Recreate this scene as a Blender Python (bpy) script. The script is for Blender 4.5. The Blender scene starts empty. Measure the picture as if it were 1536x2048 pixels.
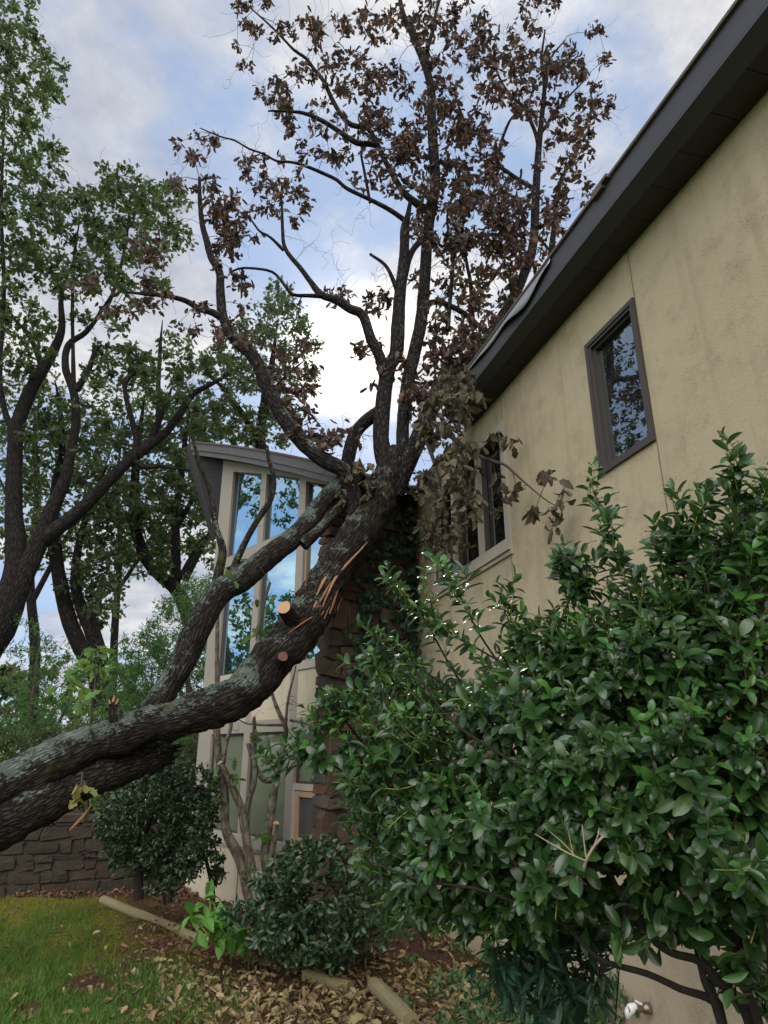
import bpy, math, random
import numpy as np
from mathutils import Vector, Matrix, noise as mnoise

# ------------------------------------------------------------------ camera, sky, sun, exposure
SC = bpy.context.scene
F_PX = 1330.0; TH = math.radians(19.9); CAMH = 2.0
cam_d = bpy.data.cameras.new("camera"); cam = bpy.data.objects.new("camera", cam_d)
SC.collection.objects.link(cam); SC.camera = cam
cam.location = (0, 0, CAMH); cam.rotation_euler = (math.pi/2 + TH, 0, 0)
cam_d.sensor_fit = 'VERTICAL'; cam_d.sensor_height = 36.0; cam_d.lens = 36.0*F_PX/2048.0
cam_d.clip_start = 0.05; cam_d.clip_end = 3000

SUN_EL = math.radians(31.9); SUN_AZ = math.radians(-3.9)
sun_dir = Vector((math.sin(SUN_AZ)*math.cos(SUN_EL), math.cos(SUN_AZ)*math.cos(SUN_EL), math.sin(SUN_EL)))
sl = bpy.data.lights.new("sun", 'SUN'); sun = bpy.data.objects.new("sun", sl)
SC.collection.objects.link(sun)
sun.rotation_euler = (-sun_dir).to_track_quat('-Z', 'Y').to_euler()
sl.energy = 2.0; sl.angle = math.radians(8); sl.color = (1.0, 0.93, 0.82)

SC.view_settings.view_transform = 'Standard'; SC.view_settings.look = 'None'
SC.view_settings.exposure = 0.75; SC.view_settings.gamma = 1.0
SC.render.engine = 'CYCLES'
SC.cycles.max_bounces = 7; SC.cycles.diffuse_bounces = 4; SC.cycles.glossy_bounces = 3
SC.cycles.transmission_bounces = 4; SC.cycles.transparent_max_bounces = 6
SC.cycles.caustics_reflective = False; SC.cycles.caustics_refractive = False
SC.cycles.use_denoising = True
try:
    SC.cycles.denoiser = 'OPENIMAGEDENOISE'
except Exception:
    pass

def N(nt, typ, **kw):
    n = nt.nodes.new(typ)
    for k, v in kw.items():
        if k.startswith('i_'):
            n.inputs[k[2:].replace('_', ' ')].default_value = v
        else:
            setattr(n, k, v)
    return n
def ramp(nt, stops, interp='LINEAR'):
    n = nt.nodes.new('ShaderNodeValToRGB'); cr = n.color_ramp; cr.interpolation = interp
    while len(cr.elements) < len(stops): cr.elements.new(0.5)
    for e, (p, c) in zip(cr.elements, stops):
        e.position = p; e.color = (c[0], c[1], c[2], 1) if hasattr(c, '__len__') else (c, c, c, 1)
    return n
def math_node(nt, op, a, b=None, clamp=False):
    n = nt.nodes.new('ShaderNodeMath'); n.operation = op; n.use_clamp = clamp
    for i, v in enumerate((a, b)):
        if v is None: continue
        if isinstance(v, (int, float)): n.inputs[i].default_value = v
        else: nt.links.new(v, n.inputs[i])
    return n.outputs[0]
def mixcol(nt, fac, a, b, blend='MIX'):
    n = nt.nodes.new('ShaderNodeMix'); n.data_type = 'RGBA'; n.blend_type = blend
    for idx, v in ((0, fac), (6, a), (7, b)):
        if isinstance(v, (int, float)): n.inputs[idx].default_value = v
        elif isinstance(v, tuple): n.inputs[idx].default_value = (v[0], v[1], v[2], 1)
        else: nt.links.new(v, n.inputs[idx])
    return n.outputs[2]

world = bpy.data.worlds.new("World"); SC.world = world; world.use_nodes = True
wn = world.node_tree; wn.nodes.clear()
w_out = N(wn, 'ShaderNodeOutputWorld'); w_bg = N(wn, 'ShaderNodeBackground', i_Strength=0.1)
sky = N(wn, 'ShaderNodeTexSky', sky_type='NISHITA', sun_disc=False)
sky.sun_elevation = SUN_EL; sky.sun_rotation = SUN_AZ; sky.altitude = 100; sky.air_density = 1.0
sky.dust_density = 0.2; sky.ozone_density = 1.5
tc = N(wn, 'ShaderNodeTexCoord')
sep = N(wn, 'ShaderNodeSeparateXYZ'); wn.links.new(tc.outputs['Generated'], sep.inputs[0])
den = math_node(wn, 'ADD', math_node(wn, 'MAXIMUM', sep.outputs[2], 0.0), 0.22)
cx = math_node(wn, 'DIVIDE', sep.outputs[0], den); cy = math_node(wn, 'DIVIDE', sep.outputs[1], den)
comb = N(wn, 'ShaderNodeCombineXYZ'); wn.links.new(cx, comb.inputs[0]); wn.links.new(cy, comb.inputs[1])
def wnoise(scale, detail, rough, off):
    mp = N(wn, 'ShaderNodeMapping'); mp.inputs['Location'].default_value = off
    wn.links.new(comb.outputs[0], mp.inputs[0])
    n = N(wn, 'ShaderNodeTexNoise', i_Scale=scale, i_Detail=detail, i_Roughness=rough)
    wn.links.new(mp.outputs[0], n.inputs['Vector']); return n.outputs[0]
n1 = wnoise(2.1, 9, 0.60, (3.4, 1.2, 0.4)); n2 = wnoise(2.6, 7, 0.62, (9.0, 4.2, 2.0))
dotn = N(wn, 'ShaderNodeVectorMath', operation='DOT_PRODUCT'); wn.links.new(tc.outputs['Generated'], dotn.inputs[0])
dotn.inputs[1].default_value = sun_dir
dts = math_node(wn, 'MAXIMUM', dotn.outputs['Value'], 0.0)
glow = math_node(wn, 'POWER', dts, 300.0); glow2 = math_node(wn, 'POWER', dts, 10.0)
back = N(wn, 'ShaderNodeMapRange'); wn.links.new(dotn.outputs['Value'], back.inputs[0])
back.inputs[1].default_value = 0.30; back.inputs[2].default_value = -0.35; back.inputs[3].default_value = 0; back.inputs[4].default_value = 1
upw = N(wn, 'ShaderNodeMapRange', interpolation_type='SMOOTHSTEP'); wn.links.new(sep.outputs[2], upw.inputs[0])
upw.inputs[1].default_value = 0.18; upw.inputs[2].default_value = 0.80; upw.inputs[3].default_value = 0.22; upw.inputs[4].default_value = 1.0
SKY = dict(cov0=0.42, cov1=0.58)
cov = N(wn, 'ShaderNodeMapRange', interpolation_type='SMOOTHSTEP'); wn.links.new(n1, cov.inputs[0])
cov.inputs[1].default_value = SKY['cov0']; cov.inputs[2].default_value = SKY['cov1']
cov.inputs[3].default_value = 0.12; cov.inputs[4].default_value = 0.95
shade = ramp(wn, [(0.36, (2.5, 2.7, 3.25)), (0.5, (4.0, 4.05, 4.3)), (0.64, (6.6, 6.3, 5.9))]); wn.links.new(n2, shade.inputs[0])
blue = mixcol(wn, 0.8, sky.outputs[0], (2.15, 3.0, 4.55))
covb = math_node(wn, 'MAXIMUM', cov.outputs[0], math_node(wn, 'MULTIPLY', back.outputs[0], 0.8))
base = mixcol(wn, covb, blue, shade.outputs[0])
# unseen sky opposite the sun is boosted, most high up, to light the foreground; thin cloud glows close to the sun
lit = N(wn, 'ShaderNodeVectorMath', operation='SCALE'); wn.links.new(base, lit.inputs[0])
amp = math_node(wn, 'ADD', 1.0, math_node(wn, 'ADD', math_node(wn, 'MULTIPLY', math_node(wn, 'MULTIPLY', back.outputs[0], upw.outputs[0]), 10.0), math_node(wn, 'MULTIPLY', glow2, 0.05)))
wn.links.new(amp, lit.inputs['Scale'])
gl = N(wn, 'ShaderNodeVectorMath', operation='SCALE'); gl.inputs[0].default_value = (10, 8.8, 7.4)
wn.links.new(math_node(wn, 'MULTIPLY', glow, math_node(wn, 'MULTIPLY', math_node(wn, 'SUBTRACT', n2, 0.30), 4.0)), gl.inputs['Scale'])
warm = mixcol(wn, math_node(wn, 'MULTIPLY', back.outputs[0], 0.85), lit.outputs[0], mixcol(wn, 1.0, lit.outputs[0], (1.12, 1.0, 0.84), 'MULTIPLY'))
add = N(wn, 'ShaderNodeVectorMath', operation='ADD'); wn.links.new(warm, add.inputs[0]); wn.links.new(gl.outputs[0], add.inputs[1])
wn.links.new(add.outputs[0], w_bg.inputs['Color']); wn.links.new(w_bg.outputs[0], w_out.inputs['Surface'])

# ------------------------------------------------------------------ geometry of the place
rng = np.random.default_rng(11); random.seed(5)
CT, ST = math.cos(TH), math.sin(TH)
C0 = np.array([0, 0, CAMH])
def ray(px, py):
    u = px-768.0; v = 1024.0-py
    return np.array([u, F_PX*CT-v*ST, F_PX*ST+v*CT])
def P(px, py, Y):
    r = ray(px, py); return C0 + r*(Y/r[1])
def zc(p):
    return (p[1])*CT + (p[2]-CAMH)*ST
def RAD(p, w):
    return 0.5*w*zc(p)/F_PX
# right wall: stands parallel to the line of sight's left
D = 3.1; AZ = math.radians(-15.7)
WD = np.array([math.sin(AZ), math.cos(AZ), 0]); WN = np.array([math.cos(AZ), -math.sin(AZ), 0])
def wallpt(s, z, o=0.0):          # o: metres proud of the wall towards the lawn
    p = WN*(D-o) + WD*s; return np.array([p[0], p[1], z])
def wall_Y(px, py, o=0.0):
    r = ray(px, py); return r[1]*(D-o)/r.dot(WN)
# window wing: plane (k along, o proud, z)
WO = np.array([-3.04, 11.68, 0]); A2 = math.radians(-40)
WE = -np.array([math.sin(A2), math.cos(A2), 0]); WM = np.array([-math.cos(A2), math.sin(A2), 0])
def wingpt(k, z, o=0.0):
    p = WO + WE*k + WM*o; return np.array([p[0], p[1], z])
def sstep(a, b, x):
    t = np.clip((x-a)/(b-a), 0, 1); return t*t*(3-2*t)
def gz(x, y):
    x = np.asarray(x, float); y = np.asarray(y, float)
    h = 0.32*(1-sstep(2.0, 9.0, y)) + 0.035*np.sin(x*1.7+y*0.9)+0.025*np.sin(x*3.1-y*2.3+1.0)
    return h
def G(px, py):
    r = ray(px, py); z = 0.1
    for _ in range(12):
        t = (z-CAMH)/r[2]; p = C0+r*t; z = float(gz(p[0], p[1]))
    p[2] = z; return p

# ------------------------------------------------------------------ mesh building
class MB:
    def __init__(s): s.V=[]; s.F=[]; s.UV=[]; s.n=0; s.M=[]
    def add(s, V, Fs, uv=None, m=0):
        V = np.asarray(V, float).reshape(-1, 3); Fs = np.asarray(Fs, int)
        s.V.append(V); s.F.append(Fs+s.n); s.n += len(V)
        s.UV.append(np.zeros((Fs.shape[0], Fs.shape[1], 2)) if uv is None else np.asarray(uv, float))
        s.M.append(np.full(len(Fs), m))
    def poly(s, pts, m=0): s.add(pts, [list(range(len(pts)))], m=m)
    def hexa(s, p, m=0):   # p: 8 corners, bottom loop 0-3, top loop 4-7
        s.add(p, [[3,2,1,0],[4,5,6,7],[0,1,5,4],[1,2,6,5],[2,3,7,6],[3,0,4,7]], m=m)
    def prism(s, poly0, poly1, m=0):
        n=len(poly0); s.add(list(poly0)+list(poly1), [[i,(i+1)%n,n+(i+1)%n,n+i] for i in range(n)], m=m)
        s.add(poly0, [list(range(n))[::-1]], m=m); s.add(poly1, [list(range(n))], m=m)
    def build(s, name, mats, parent=None, smooth=False):
        me = bpy.data.meshes.new(name)
        V = np.concatenate(s.V) if s.V else np.zeros((0,3))
        lt = np.concatenate([np.full(len(f), f.shape[1]) for f in s.F]); li = np.concatenate([f.ravel() for f in s.F])
        ls = np.concatenate([[0], np.cumsum(lt)[:-1]])
        me.vertices.add(len(V)); me.vertices.foreach_set('co', V.ravel().astype(np.float32))
        me.loops.add(len(li)); me.loops.foreach_set('vertex_index', li.astype(np.int32))
        me.polygons.add(len(lt)); me.polygons.foreach_set('loop_start', ls.astype(np.int32)); me.polygons.foreach_set('loop_total', lt.astype(np.int32))
        me.polygons.foreach_set('material_index', np.concatenate(s.M).astype(np.int32))
        me.polygons.foreach_set('use_smooth', np.full(len(lt), bool(smooth)))
        uv = me.uv_layers.new(name='UVMap'); uv.data.foreach_set('uv', np.concatenate([u.reshape(-1, 2) for u in s.UV]).ravel().astype(np.float32))
        me.update(calc_edges=True); me.validate()
        for mm in (mats if isinstance(mats, (list, tuple)) else [mats]): me.materials.append(mm)
        ob = bpy.data.objects.new(name, me); SC.collection.objects.link(ob)
        if parent is not None: ob.parent = parent; ob.matrix_parent_inverse = Matrix.Translation(-parent.location)
        return ob
def thing(name, label, cat, loc=(0,0,0), group=None):
    o = bpy.data.objects.new(name, None); SC.collection.objects.link(o); o.location = loc
    o.empty_display_size = 0.3
    return tag(o, label, cat, group)
def tag(o, label, cat, group=None, kind=None):
    o['label'] = label; o['category'] = cat
    if group: o['group'] = group
    if kind: o['kind'] = kind
    return o

def resample(pts, rad, step):
    pts = np.asarray(pts, float); rad = np.asarray(rad, float); n = len(pts)
    if n == 2: ext = np.vstack([2*pts[0]-pts[1], pts, 2*pts[-1]-pts[-2]])
    else: ext = np.vstack([2*pts[0]-pts[1], pts, 2*pts[-1]-pts[-2]])
    oP=[]; oR=[]
    for i in range(n-1):
        L = np.linalg.norm(pts[i+1]-pts[i]); k = max(1, int(math.ceil(L/step)))
        t = (np.arange(k)/k)[:, None]
        p0,p1,p2,p3 = ext[i],ext[i+1],ext[i+2],ext[i+3]
        q = 0.5*((2*p1)+(-p0+p2)*t+(2*p0-5*p1+4*p2-p3)*t**2+(-p0+3*p1-3*p2+p3)*t**3)
        oP.append(q); oR.append(rad[i]+(rad[i+1]-rad[i])*t[:, 0])
    oP.append(pts[-1:]); oR.append(rad[-1:])
    return np.concatenate(oP), np.concatenate(oR)
def tube(mb, pts, rad, seg=8, knob=0.0, cap=True, m=0, seed=0.0):
    pts = np.asarray(pts, float); rad = np.asarray(rad, float); n = len(pts)
    T = np.gradient(pts, axis=0) if n > 2 else np.repeat((pts[1]-pts[0])[None], 2, 0)
    T /= (np.linalg.norm(T, axis=1, keepdims=True)+1e-9)
    up = np.array([0.0, 0, 1.0])
    if abs(T[0][2]) > 0.9: up = np.array([1.0, 0, 0])
    A = np.zeros((n, 3)); a = np.cross(T[0], up); a /= np.linalg.norm(a); A[0] = a
    for i in range(1, n):
        a = A[i-1]-T[i]*A[i-1].dot(T[i]); A[i] = a/(np.linalg.norm(a)+1e-9)
    B = np.cross(T, A)
    th = np.linspace(0, 2*np.pi, seg, endpoint=False)
    R = np.repeat(rad[:, None], seg, 1)
    ring = A[:, None]*np.cos(th)[None, :, None] + B[:, None]*np.sin(th)[None, :, None]
    if knob > 0:
        Q = pts[:, None] + ring*R[..., None]
        for i in range(n):
            for j in range(seg):
                q = Q[i, j]
                f = mnoise.noise(Vector(q*3.2)+Vector((seed, 0, 0)))*0.55 + mnoise.noise(Vector(q*9.0)+Vector((0, seed, 0)))*0.3+mnoise.noise(Vector(q*24.0))*0.18
                R[i, j] *= 1+knob*f
    V = pts[:, None] + ring*R[..., None]
    idx = np.arange(n*seg).reshape(n, seg); nx = np.roll(idx, -1, 1)
    Fq = np.stack([idx[:-1], nx[:-1], nx[1:], idx[1:]], -1).reshape(-1, 4)
    ln = np.concatenate([[0], np.cumsum(np.linalg.norm(np.diff(pts, axis=0), axis=1))])
    circ = 2*np.pi*rad.mean()
    u0 = np.arange(seg)/seg*circ; u1 = (np.arange(seg)+1)/seg*circ
    UV = np.zeros((n-1, seg, 4, 2))
    UV[:, :, 0, 0] = u0; UV[:, :, 3, 0] = u0; UV[:, :, 1, 0] = u1; UV[:, :, 2, 0] = u1
    UV[:, :, 0, 1] = ln[:-1, None]; UV[:, :, 1, 1] = ln[:-1, None]; UV[:, :, 2, 1] = ln[1:, None]; UV[:, :, 3, 1] = ln[1:, None]
    mb.add(V.reshape(-1, 3), Fq, UV.reshape(-1, 4, 2), m=m)
    if cap:
        for e, od in ((0, 1), (n-1, -1)):
            mb.add(V[e], [list(range(seg))[::-od]], m=m)

# leaves -------------------------------------------------------------
def leaf_template(widths, fold=0.12, curl=0.0, cup=0.0, cols=3):
    rows = len(widths); xs = np.linspace(-1, 1, cols)
    V = []
    for i, w in enumerate(widths):
        t = i/(rows-1)
        ang = curl*t
        if abs(curl) > 1e-3: y = math.sin(ang)/curl; z0 = -(1-math.cos(ang))/curl
        else: y = t; z0 = 0
        for x in xs:
            xx = x*w*0.5
            if cup > 0:
                a = cup*x; xx = w*0.5*math.sin(a)/max(cup, 1e-3); zz = w*0.5*(1-math.cos(a))/max(cup, 1e-3)
            else: zz = abs(x)*w*0.5*fold*2
            V.append((xx, y, z0+zz))
    idx = np.arange(rows*cols).reshape(rows, cols)
    Fq = np.stack([idx[:-1, :-1], idx[:-1, 1:], idx[1:, 1:], idx[1:, :-1]], -1).reshape(-1, 4)
    return np.array(V), Fq
def unit(v): return v/(np.linalg.norm(v, axis=-1, keepdims=True)+1e-9)
def rand_dirs(n): return unit(rng.normal(size=(n, 3)))
def scatter(mb, tmpl, pos, fwd, nrm, scl, wid=None, m=0):
    V0, F0 = tmpl; n = len(pos)
    if n == 0: return
    fwd = unit(fwd); side = unit(np.cross(fwd, nrm)); nr = np.cross(side, fwd)
    w = np.ones(n) if wid is None else wid
    V = pos[:, None]+scl[:, None, None]*(V0[None, :, 0, None]*side[:, None]*w[:, None, None]+V0[None, :, 1, None]*fwd[:, None]+V0[None, :, 2, None]*nr[:, None])
    Fs = (F0[None]+np.arange(n)[:, None, None]*len(V0)).reshape(-1, F0.shape[1])
    mb.add(V.reshape(-1, 3), Fs, m=m)
T_OAK = leaf_template([0.04, 0.20, 0.50, 0.30, 0.62, 0.36, 0.42, 0.06], fold=0.1, curl=0.5)
T_OAK2 = leaf_template([0.04, 0.24, 0.55, 0.34, 0.66, 0.40, 0.36, 0.05], fold=0.2, curl=-0.4)
T_DEAD = [leaf_template([0.04, 0.26, 0.56, 0.42, 0.66, 0.46, 0.36, 0.05], cup=1.2, curl=0.9),
          leaf_template([0.04, 0.30, 0.60, 0.40, 0.62, 0.40, 0.30, 0.05], cup=0.8, curl=1.8),
          leaf_template([0.04, 0.24, 0.52, 0.44, 0.60, 0.50, 0.40, 0.06], cup=1.7, curl=-0.8)]
T_HOLLY = [leaf_template([0.05, 0.26, 0.40, 0.46, 0.44, 0.34, 0.08], fold=0.16, curl=0.55, cols=5),
           leaf_template([0.05, 0.24, 0.37, 0.42, 0.40, 0.30, 0.06], fold=0.26, curl=0.15, cols=5),
           leaf_template([0.05, 0.28, 0.43, 0.50, 0.48, 0.36, 0.10], fold=0.10, curl=0.9, cols=5)]
T_SMALL = leaf_template([0.06, 0.48, 0.50, 0.10], fold=0.15, curl=0.4)
T_THIN = leaf_template([0.05, 0.24, 0.20, 0.04], fold=0.1, curl=0.5)
T_BROAD = leaf_template([0.06, 0.34, 0.52, 0.50, 0.30, 0.04], fold=0.14, curl=0.7)
T_IVY = leaf_template([0.3, 0.85, 0.75, 0.45, 0.06], fold=0.12, curl=0.4)

# growing branches toward targets ------------------------------------
class Skel:
    def __init__(s): s.P = np.zeros((40000, 3)); s.R = np.zeros(40000); s.n = 0
    def add(s, pts, rad):
        k = len(pts); s.P[s.n:s.n+k] = pts; s.R[s.n:s.n+k] = rad; s.n += k
def trace(pl):
    """pl: list of (px, py, width_px, Y) read off the photograph -> points, radii in metres"""
    pts = np.array([P(a, b, y) for a, b, w, y in pl]); rad = np.array([RAD(p, q[2]) for p, q in zip(pts, pl)])
    return pts, rad
def grow(sk, mb, targets, rmin=0.0025, wander=0.12, sag=0.0, seg=5, rmax=0.03, upb=0.0):
    """thin branches from the nearest standing wood to each target; returns end directions"""
    T = np.asarray(targets); n = len(T); ends = np.zeros((n, 3))
    d0 = np.array([np.min(((sk.P[:sk.n]-t)**2).sum(1)) for t in T])
    for i in np.argsort(d0):
        t = T[i]; d2 = ((sk.P[:sk.n]-t)**2).sum(1)
        j = int(np.argmin(d2*(1+0.0*d2))); a = sk.P[j].copy(); L = math.sqrt(d2[j])
        if L < 0.02: ends[i] = (0, 0, 1); continue
        k = 3 if L < 0.35 else (4 if L < 0.9 else 6)
        u = np.linspace(0, 1, k)[:, None]
        q = a+(t-a)*u
        bow = rand_dirs(1)[0]*wander*L
        q = q+np.sin(u*np.pi)*bow+np.sin(u*np.pi)*np.array([0, 0, -sag*L+upb*L])
        q[1:-1] += rng.normal(size=(k-2, 3))*0.035*L
        r0 = min(sk.R[j]*0.75, rmax, rmin+0.010*L); r0 = max(r0, rmin)
        r = r0+(rmin-r0)*u[:, 0]**0.8
        tube(mb, q, r, seg=seg, cap=False)
        if L > 0.1: sk.add(q[1:], r[1:])
        ends[i] = unit(q[-1]-q[-2])
    return ends
def blob_targets(blobs, keep=None):
    out = []
    for b in blobs:
        px, py, rx, ry, n, Y0, Y1 = b
        for _ in range(n):
            a = rng.uniform(0, 2*np.pi); r = math.sqrt(rng.uniform())
            p = P(px+rx*r*math.cos(a), py+ry*r*math.sin(a), rng.uniform(Y0, Y1))
            out.append(p)
    return np.array(out)
def cluster(mb, tm, cen, ends, nleaf, size, spread, droop=0.0, out=0.7, jit=0.25, m=0, updir=0.6):
    n = len(cen); k = rng.integers(max(1, int(nleaf*0.6)), int(nleaf*1.4)+1, n)
    idx = np.repeat(np.arange(n), k); tot = len(idx)
    d = rand_dirs(tot)+ends[idx]*out+np.array([0, 0, -droop])
    d = unit(d); pos = cen[idx]+rand_dirs(tot)*rng.uniform(0, spread, (tot, 1))
    nr = rand_dirs(tot)*0.8+np.array([0, 0, updir]); s = size*rng.uniform(1-jit, 1+jit, tot)
    if isinstance(tm, list):
        w = rng.integers(0, len(tm), tot)
        for i, t in enumerate(tm):
            q = w == i; scatter(mb, t, pos[q], d[q], nr[q], s[q], m=m)
    else: scatter(mb, tm, pos, d, nr, s, m=m)

# ------------------------------------------------------------------ materials
def newmat(name):
    m = bpy.data.materials.new(name); m.use_nodes = True; nt = m.node_tree
    return m, nt, nt.nodes['Principled BSDF']
def L(nt, a, b): nt.links.new(a, b)
def coords(nt, kind='Object', scale=(1,1,1), loc=(0,0,0), rot=(0,0,0)):
    t = N(nt, 'ShaderNodeTexCoord'); mp = N(nt, 'ShaderNodeMapping')
    mp.inputs['Scale'].default_value = scale; mp.inputs['Location'].default_value = loc; mp.inputs['Rotation'].default_value = rot
    L(nt, t.outputs[kind], mp.inputs[0]); return mp.outputs[0]
def tnoise(nt, vec, scale, detail=4, rough=0.55):
    n = N(nt, 'ShaderNodeTexNoise', i_Scale=scale, i_Detail=detail, i_Roughness=rough); L(nt, vec, n.inputs['Vector']); return n.outputs[0]
def bump(nt, h, strength, dist, bs, chain=None):
    b = N(nt, 'ShaderNodeBump', i_Strength=strength, i_Distance=dist); L(nt, h, b.inputs['Height'])
    if chain is not None: L(nt, chain, b.inputs['Normal'])
    L(nt, b.outputs[0], bs.inputs['Normal']); return b.outputs[0]
def plain(name, col, rough=0.6, var=0.12, scale=6.0, bmp=0.0, spec=0.4, metal=0.0):
    m, nt, bs = newmat(name); v = coords(nt); n = tnoise(nt, v, scale, 5)
    c = mixcol(nt, n, tuple(x*(1-var) for x in col), tuple(x*(1+var) for x in col)); L(nt, c, bs.inputs['Base Color'])
    bs.inputs['Roughness'].default_value = rough; bs.inputs['Specular IOR Level'].default_value = spec; bs.inputs['Metallic'].default_value = metal
    if bmp: bump(nt, tnoise(nt, v, scale*8, 4), bmp, 0.01, bs)
    return m
def leafmat(name, cols, rough=0.5, trans=0.3, spec=0.3, under=None, tcol=None, vein=False):
    m, nt, bs = newmat(name); g = N(nt, 'ShaderNodeNewGeometry')
    k = len(cols); rp = ramp(nt, [(i/max(1, k-1), c) for i, c in enumerate(cols)]); L(nt, g.outputs['Random Per Island'], rp.inputs[0])
    v = coords(nt); mott = tnoise(nt, v, 22.0, 3)
    c = mixcol(nt, math_node(nt, 'MULTIPLY', mott, 0.35), rp.outputs[0], tuple(x*0.55 for x in cols[0]))
    if under is not None:
        c = mixcol(nt, g.outputs['Backfacing'], c, under)
    L(nt, c, bs.inputs['Base Color'])
    if isinstance(rough, tuple):
        mr = N(nt, 'ShaderNodeMapRange'); L(nt, g.outputs['Random Per Island'], mr.inputs[0]); mr.inputs[3].default_value = rough[0]; mr.inputs[4].default_value = rough[1]
        L(nt, mr.outputs[0], bs.inputs['Roughness'])
    else: bs.inputs['Roughness'].default_value = rough
    bs.inputs['Specular IOR Level'].default_value = spec
    tr = N(nt, 'ShaderNodeBsdfTranslucent')
    if tcol is None: L(nt, c, tr.inputs[0])
    else: L(nt, mixcol(nt, 0.5, c, tcol), tr.inputs[0])
    mx = N(nt, 'ShaderNodeMixShader', i_Fac=trans); L(nt, bs.outputs[0], mx.inputs[1]); L(nt, tr.outputs[0], mx.inputs[2])
    L(nt, mx.outputs[0], nt.nodes['Material Output'].inputs['Surface'])
    return m
def barkmat(name, dark, light, lichen=0.0, su=26.0, sv=7.0, moss=0.0, bs_strength=0.9):
    m, nt, bs = newmat(name); uv = coords(nt, 'UV', (su, sv, 1)); ob = coords(nt)
    wob = tnoise(nt, uv, 1.3, 3)
    addv = N(nt, 'ShaderNodeVectorMath', operation='ADD'); L(nt, uv, addv.inputs[0])
    sc = N(nt, 'ShaderNodeVectorMath', operation='SCALE'); sc.inputs['Scale'].default_value = 1.1
    nc = N(nt, 'ShaderNodeTexNoise', i_Scale=1.1, i_Detail=3.0); L(nt, uv, nc.inputs['Vector']); L(nt, nc.outputs['Color'], sc.inputs[0]); L(nt, sc.outputs[0], addv.inputs[1])
    vo = N(nt, 'ShaderNodeTexVoronoi', feature='DISTANCE_TO_EDGE', i_Scale=1.0); L(nt, addv.outputs[0], vo.inputs['Vector'])
    ridge = ramp(nt, [(0.02, 0.0), (0.22, 0.75), (0.6, 1.0)]); L(nt, vo.outputs['Distance'], ridge.inputs[0])
    fine = tnoise(nt, ob, 60, 5, 0.65)
    c = mixcol(nt, ridge.outputs[0], dark, light)
    c = mixcol(nt, math_node(nt, 'MULTIPLY', fine, 0.55), c, tuple(x*0.4 for x in dark))
    if lichen != 0:
        g = N(nt, 'ShaderNodeNewGeometry'); sp = N(nt, 'ShaderNodeSeparateXYZ'); L(nt, g.outputs['Normal'], sp.inputs[0])
        pat = tnoise(nt, ob, 2.6, 7, 0.72); pat2 = tnoise(nt, ob, 30.0, 4, 0.6)
        w = math_node(nt, 'ADD', math_node(nt, 'MULTIPLY', sp.outputs[2], 0.17), math_node(nt, 'ADD', math_node(nt, 'MULTIPLY', pat, 0.75), math_node(nt, 'MULTIPLY', pat2, 0.45)))
        mk = ramp(nt, [(0.665-0.08*lichen, 0.0), (0.745-0.08*lichen, 1.0)]); L(nt, w, mk.inputs[0])
        lc = mixcol(nt, tnoise(nt, ob, 16, 3), (0.09, 0.12, 0.10), (0.20, 0.245, 0.21))
        c = mixcol(nt, math_node(nt, 'MULTIPLY', mk.outputs[0], math_node(nt, 'ADD', 0.45, math_node(nt, 'MULTIPLY', ridge.outputs[0], 0.5))), c, lc)
    if moss > 0:
        pm = tnoise(nt, ob, 3.3, 4, 0.6); mk2 = ramp(nt, [(0.60, 0.0), (0.70, moss)]); L(nt, pm, mk2.inputs[0])
        c = mixcol(nt, mk2.outputs[0], c, (0.055, 0.06, 0.016))
    L(nt, c, bs.inputs['Base Color']); bs.inputs['Roughness'].default_value = 0.9; bs.inputs['Specular IOR Level'].default_value = 0.15
    h = math_node(nt, 'ADD', ridge.outputs[0], math_node(nt, 'MULTIPLY', fine, 0.6))
    bump(nt, h, bs_strength, 0.035, bs)
    return m

M = {}
def mat_stucco(name, ca, cb, stain):
    m, nt, bs = newmat(name); v = coords(nt)
    big = tnoise(nt, v, 0.9, 5, 0.6); mid = tnoise(nt, v, 4.0, 6, 0.65); fine = tnoise(nt, v, 95, 4, 0.6); grit = tnoise(nt, v, 260, 3, 0.6)
    c = mixcol(nt, big, ca, cb)
    mk = ramp(nt, [(0.48, 0.0), (0.72, 1.0)]); L(nt, mid, mk.inputs[0])
    c = mixcol(nt, math_node(nt, 'MULTIPLY', mk.outputs[0], 0.34), c, stain)
    st = tnoise(nt, coords(nt, scale=(7.0, 7.0, 0.45)), 1.0, 4, 0.6); mk3 = ramp(nt, [(0.52, 0.0), (0.75, 1.0)]); L(nt, st, mk3.inputs[0])
    c = mixcol(nt, math_node(nt, 'MULTIPLY', mk3.outputs[0], 0.35), c, stain)
    sp = ramp(nt, [(0.55, 0.0), (0.66, 1.0)]); L(nt, fine, sp.inputs[0])
    c = mixcol(nt, math_node(nt, 'MULTIPLY', sp.outputs[0], math_node(nt, 'ADD', 0.15, math_node(nt, 'MULTIPLY', mk.outputs[0], 0.6))), c, tuple(x*0.5 for x in stain))
    L(nt, c, bs.inputs['Base Color']); bs.inputs['Roughness'].default_value = 0.92; bs.inputs['Specular IOR Level'].default_value = 0.1
    h = math_node(nt, 'ADD', math_node(nt, 'MULTIPLY', fine, 0.7), math_node(nt, 'ADD', math_node(nt, 'MULTIPLY', grit, 0.4), math_node(nt, 'MULTIPLY', mid, 0.8)))
    bump(nt, h, 0.85, 0.008, bs)
    return m
M['stucco'] = mat_stucco('stucco', (0.385, 0.325, 0.215), (0.465, 0.398, 0.275), (0.21, 0.172, 0.11))
M['panel'] = mat_stucco('panel', (0.47, 0.42, 0.305), (0.53, 0.47, 0.35), (0.36, 0.30, 0.21))
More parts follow.
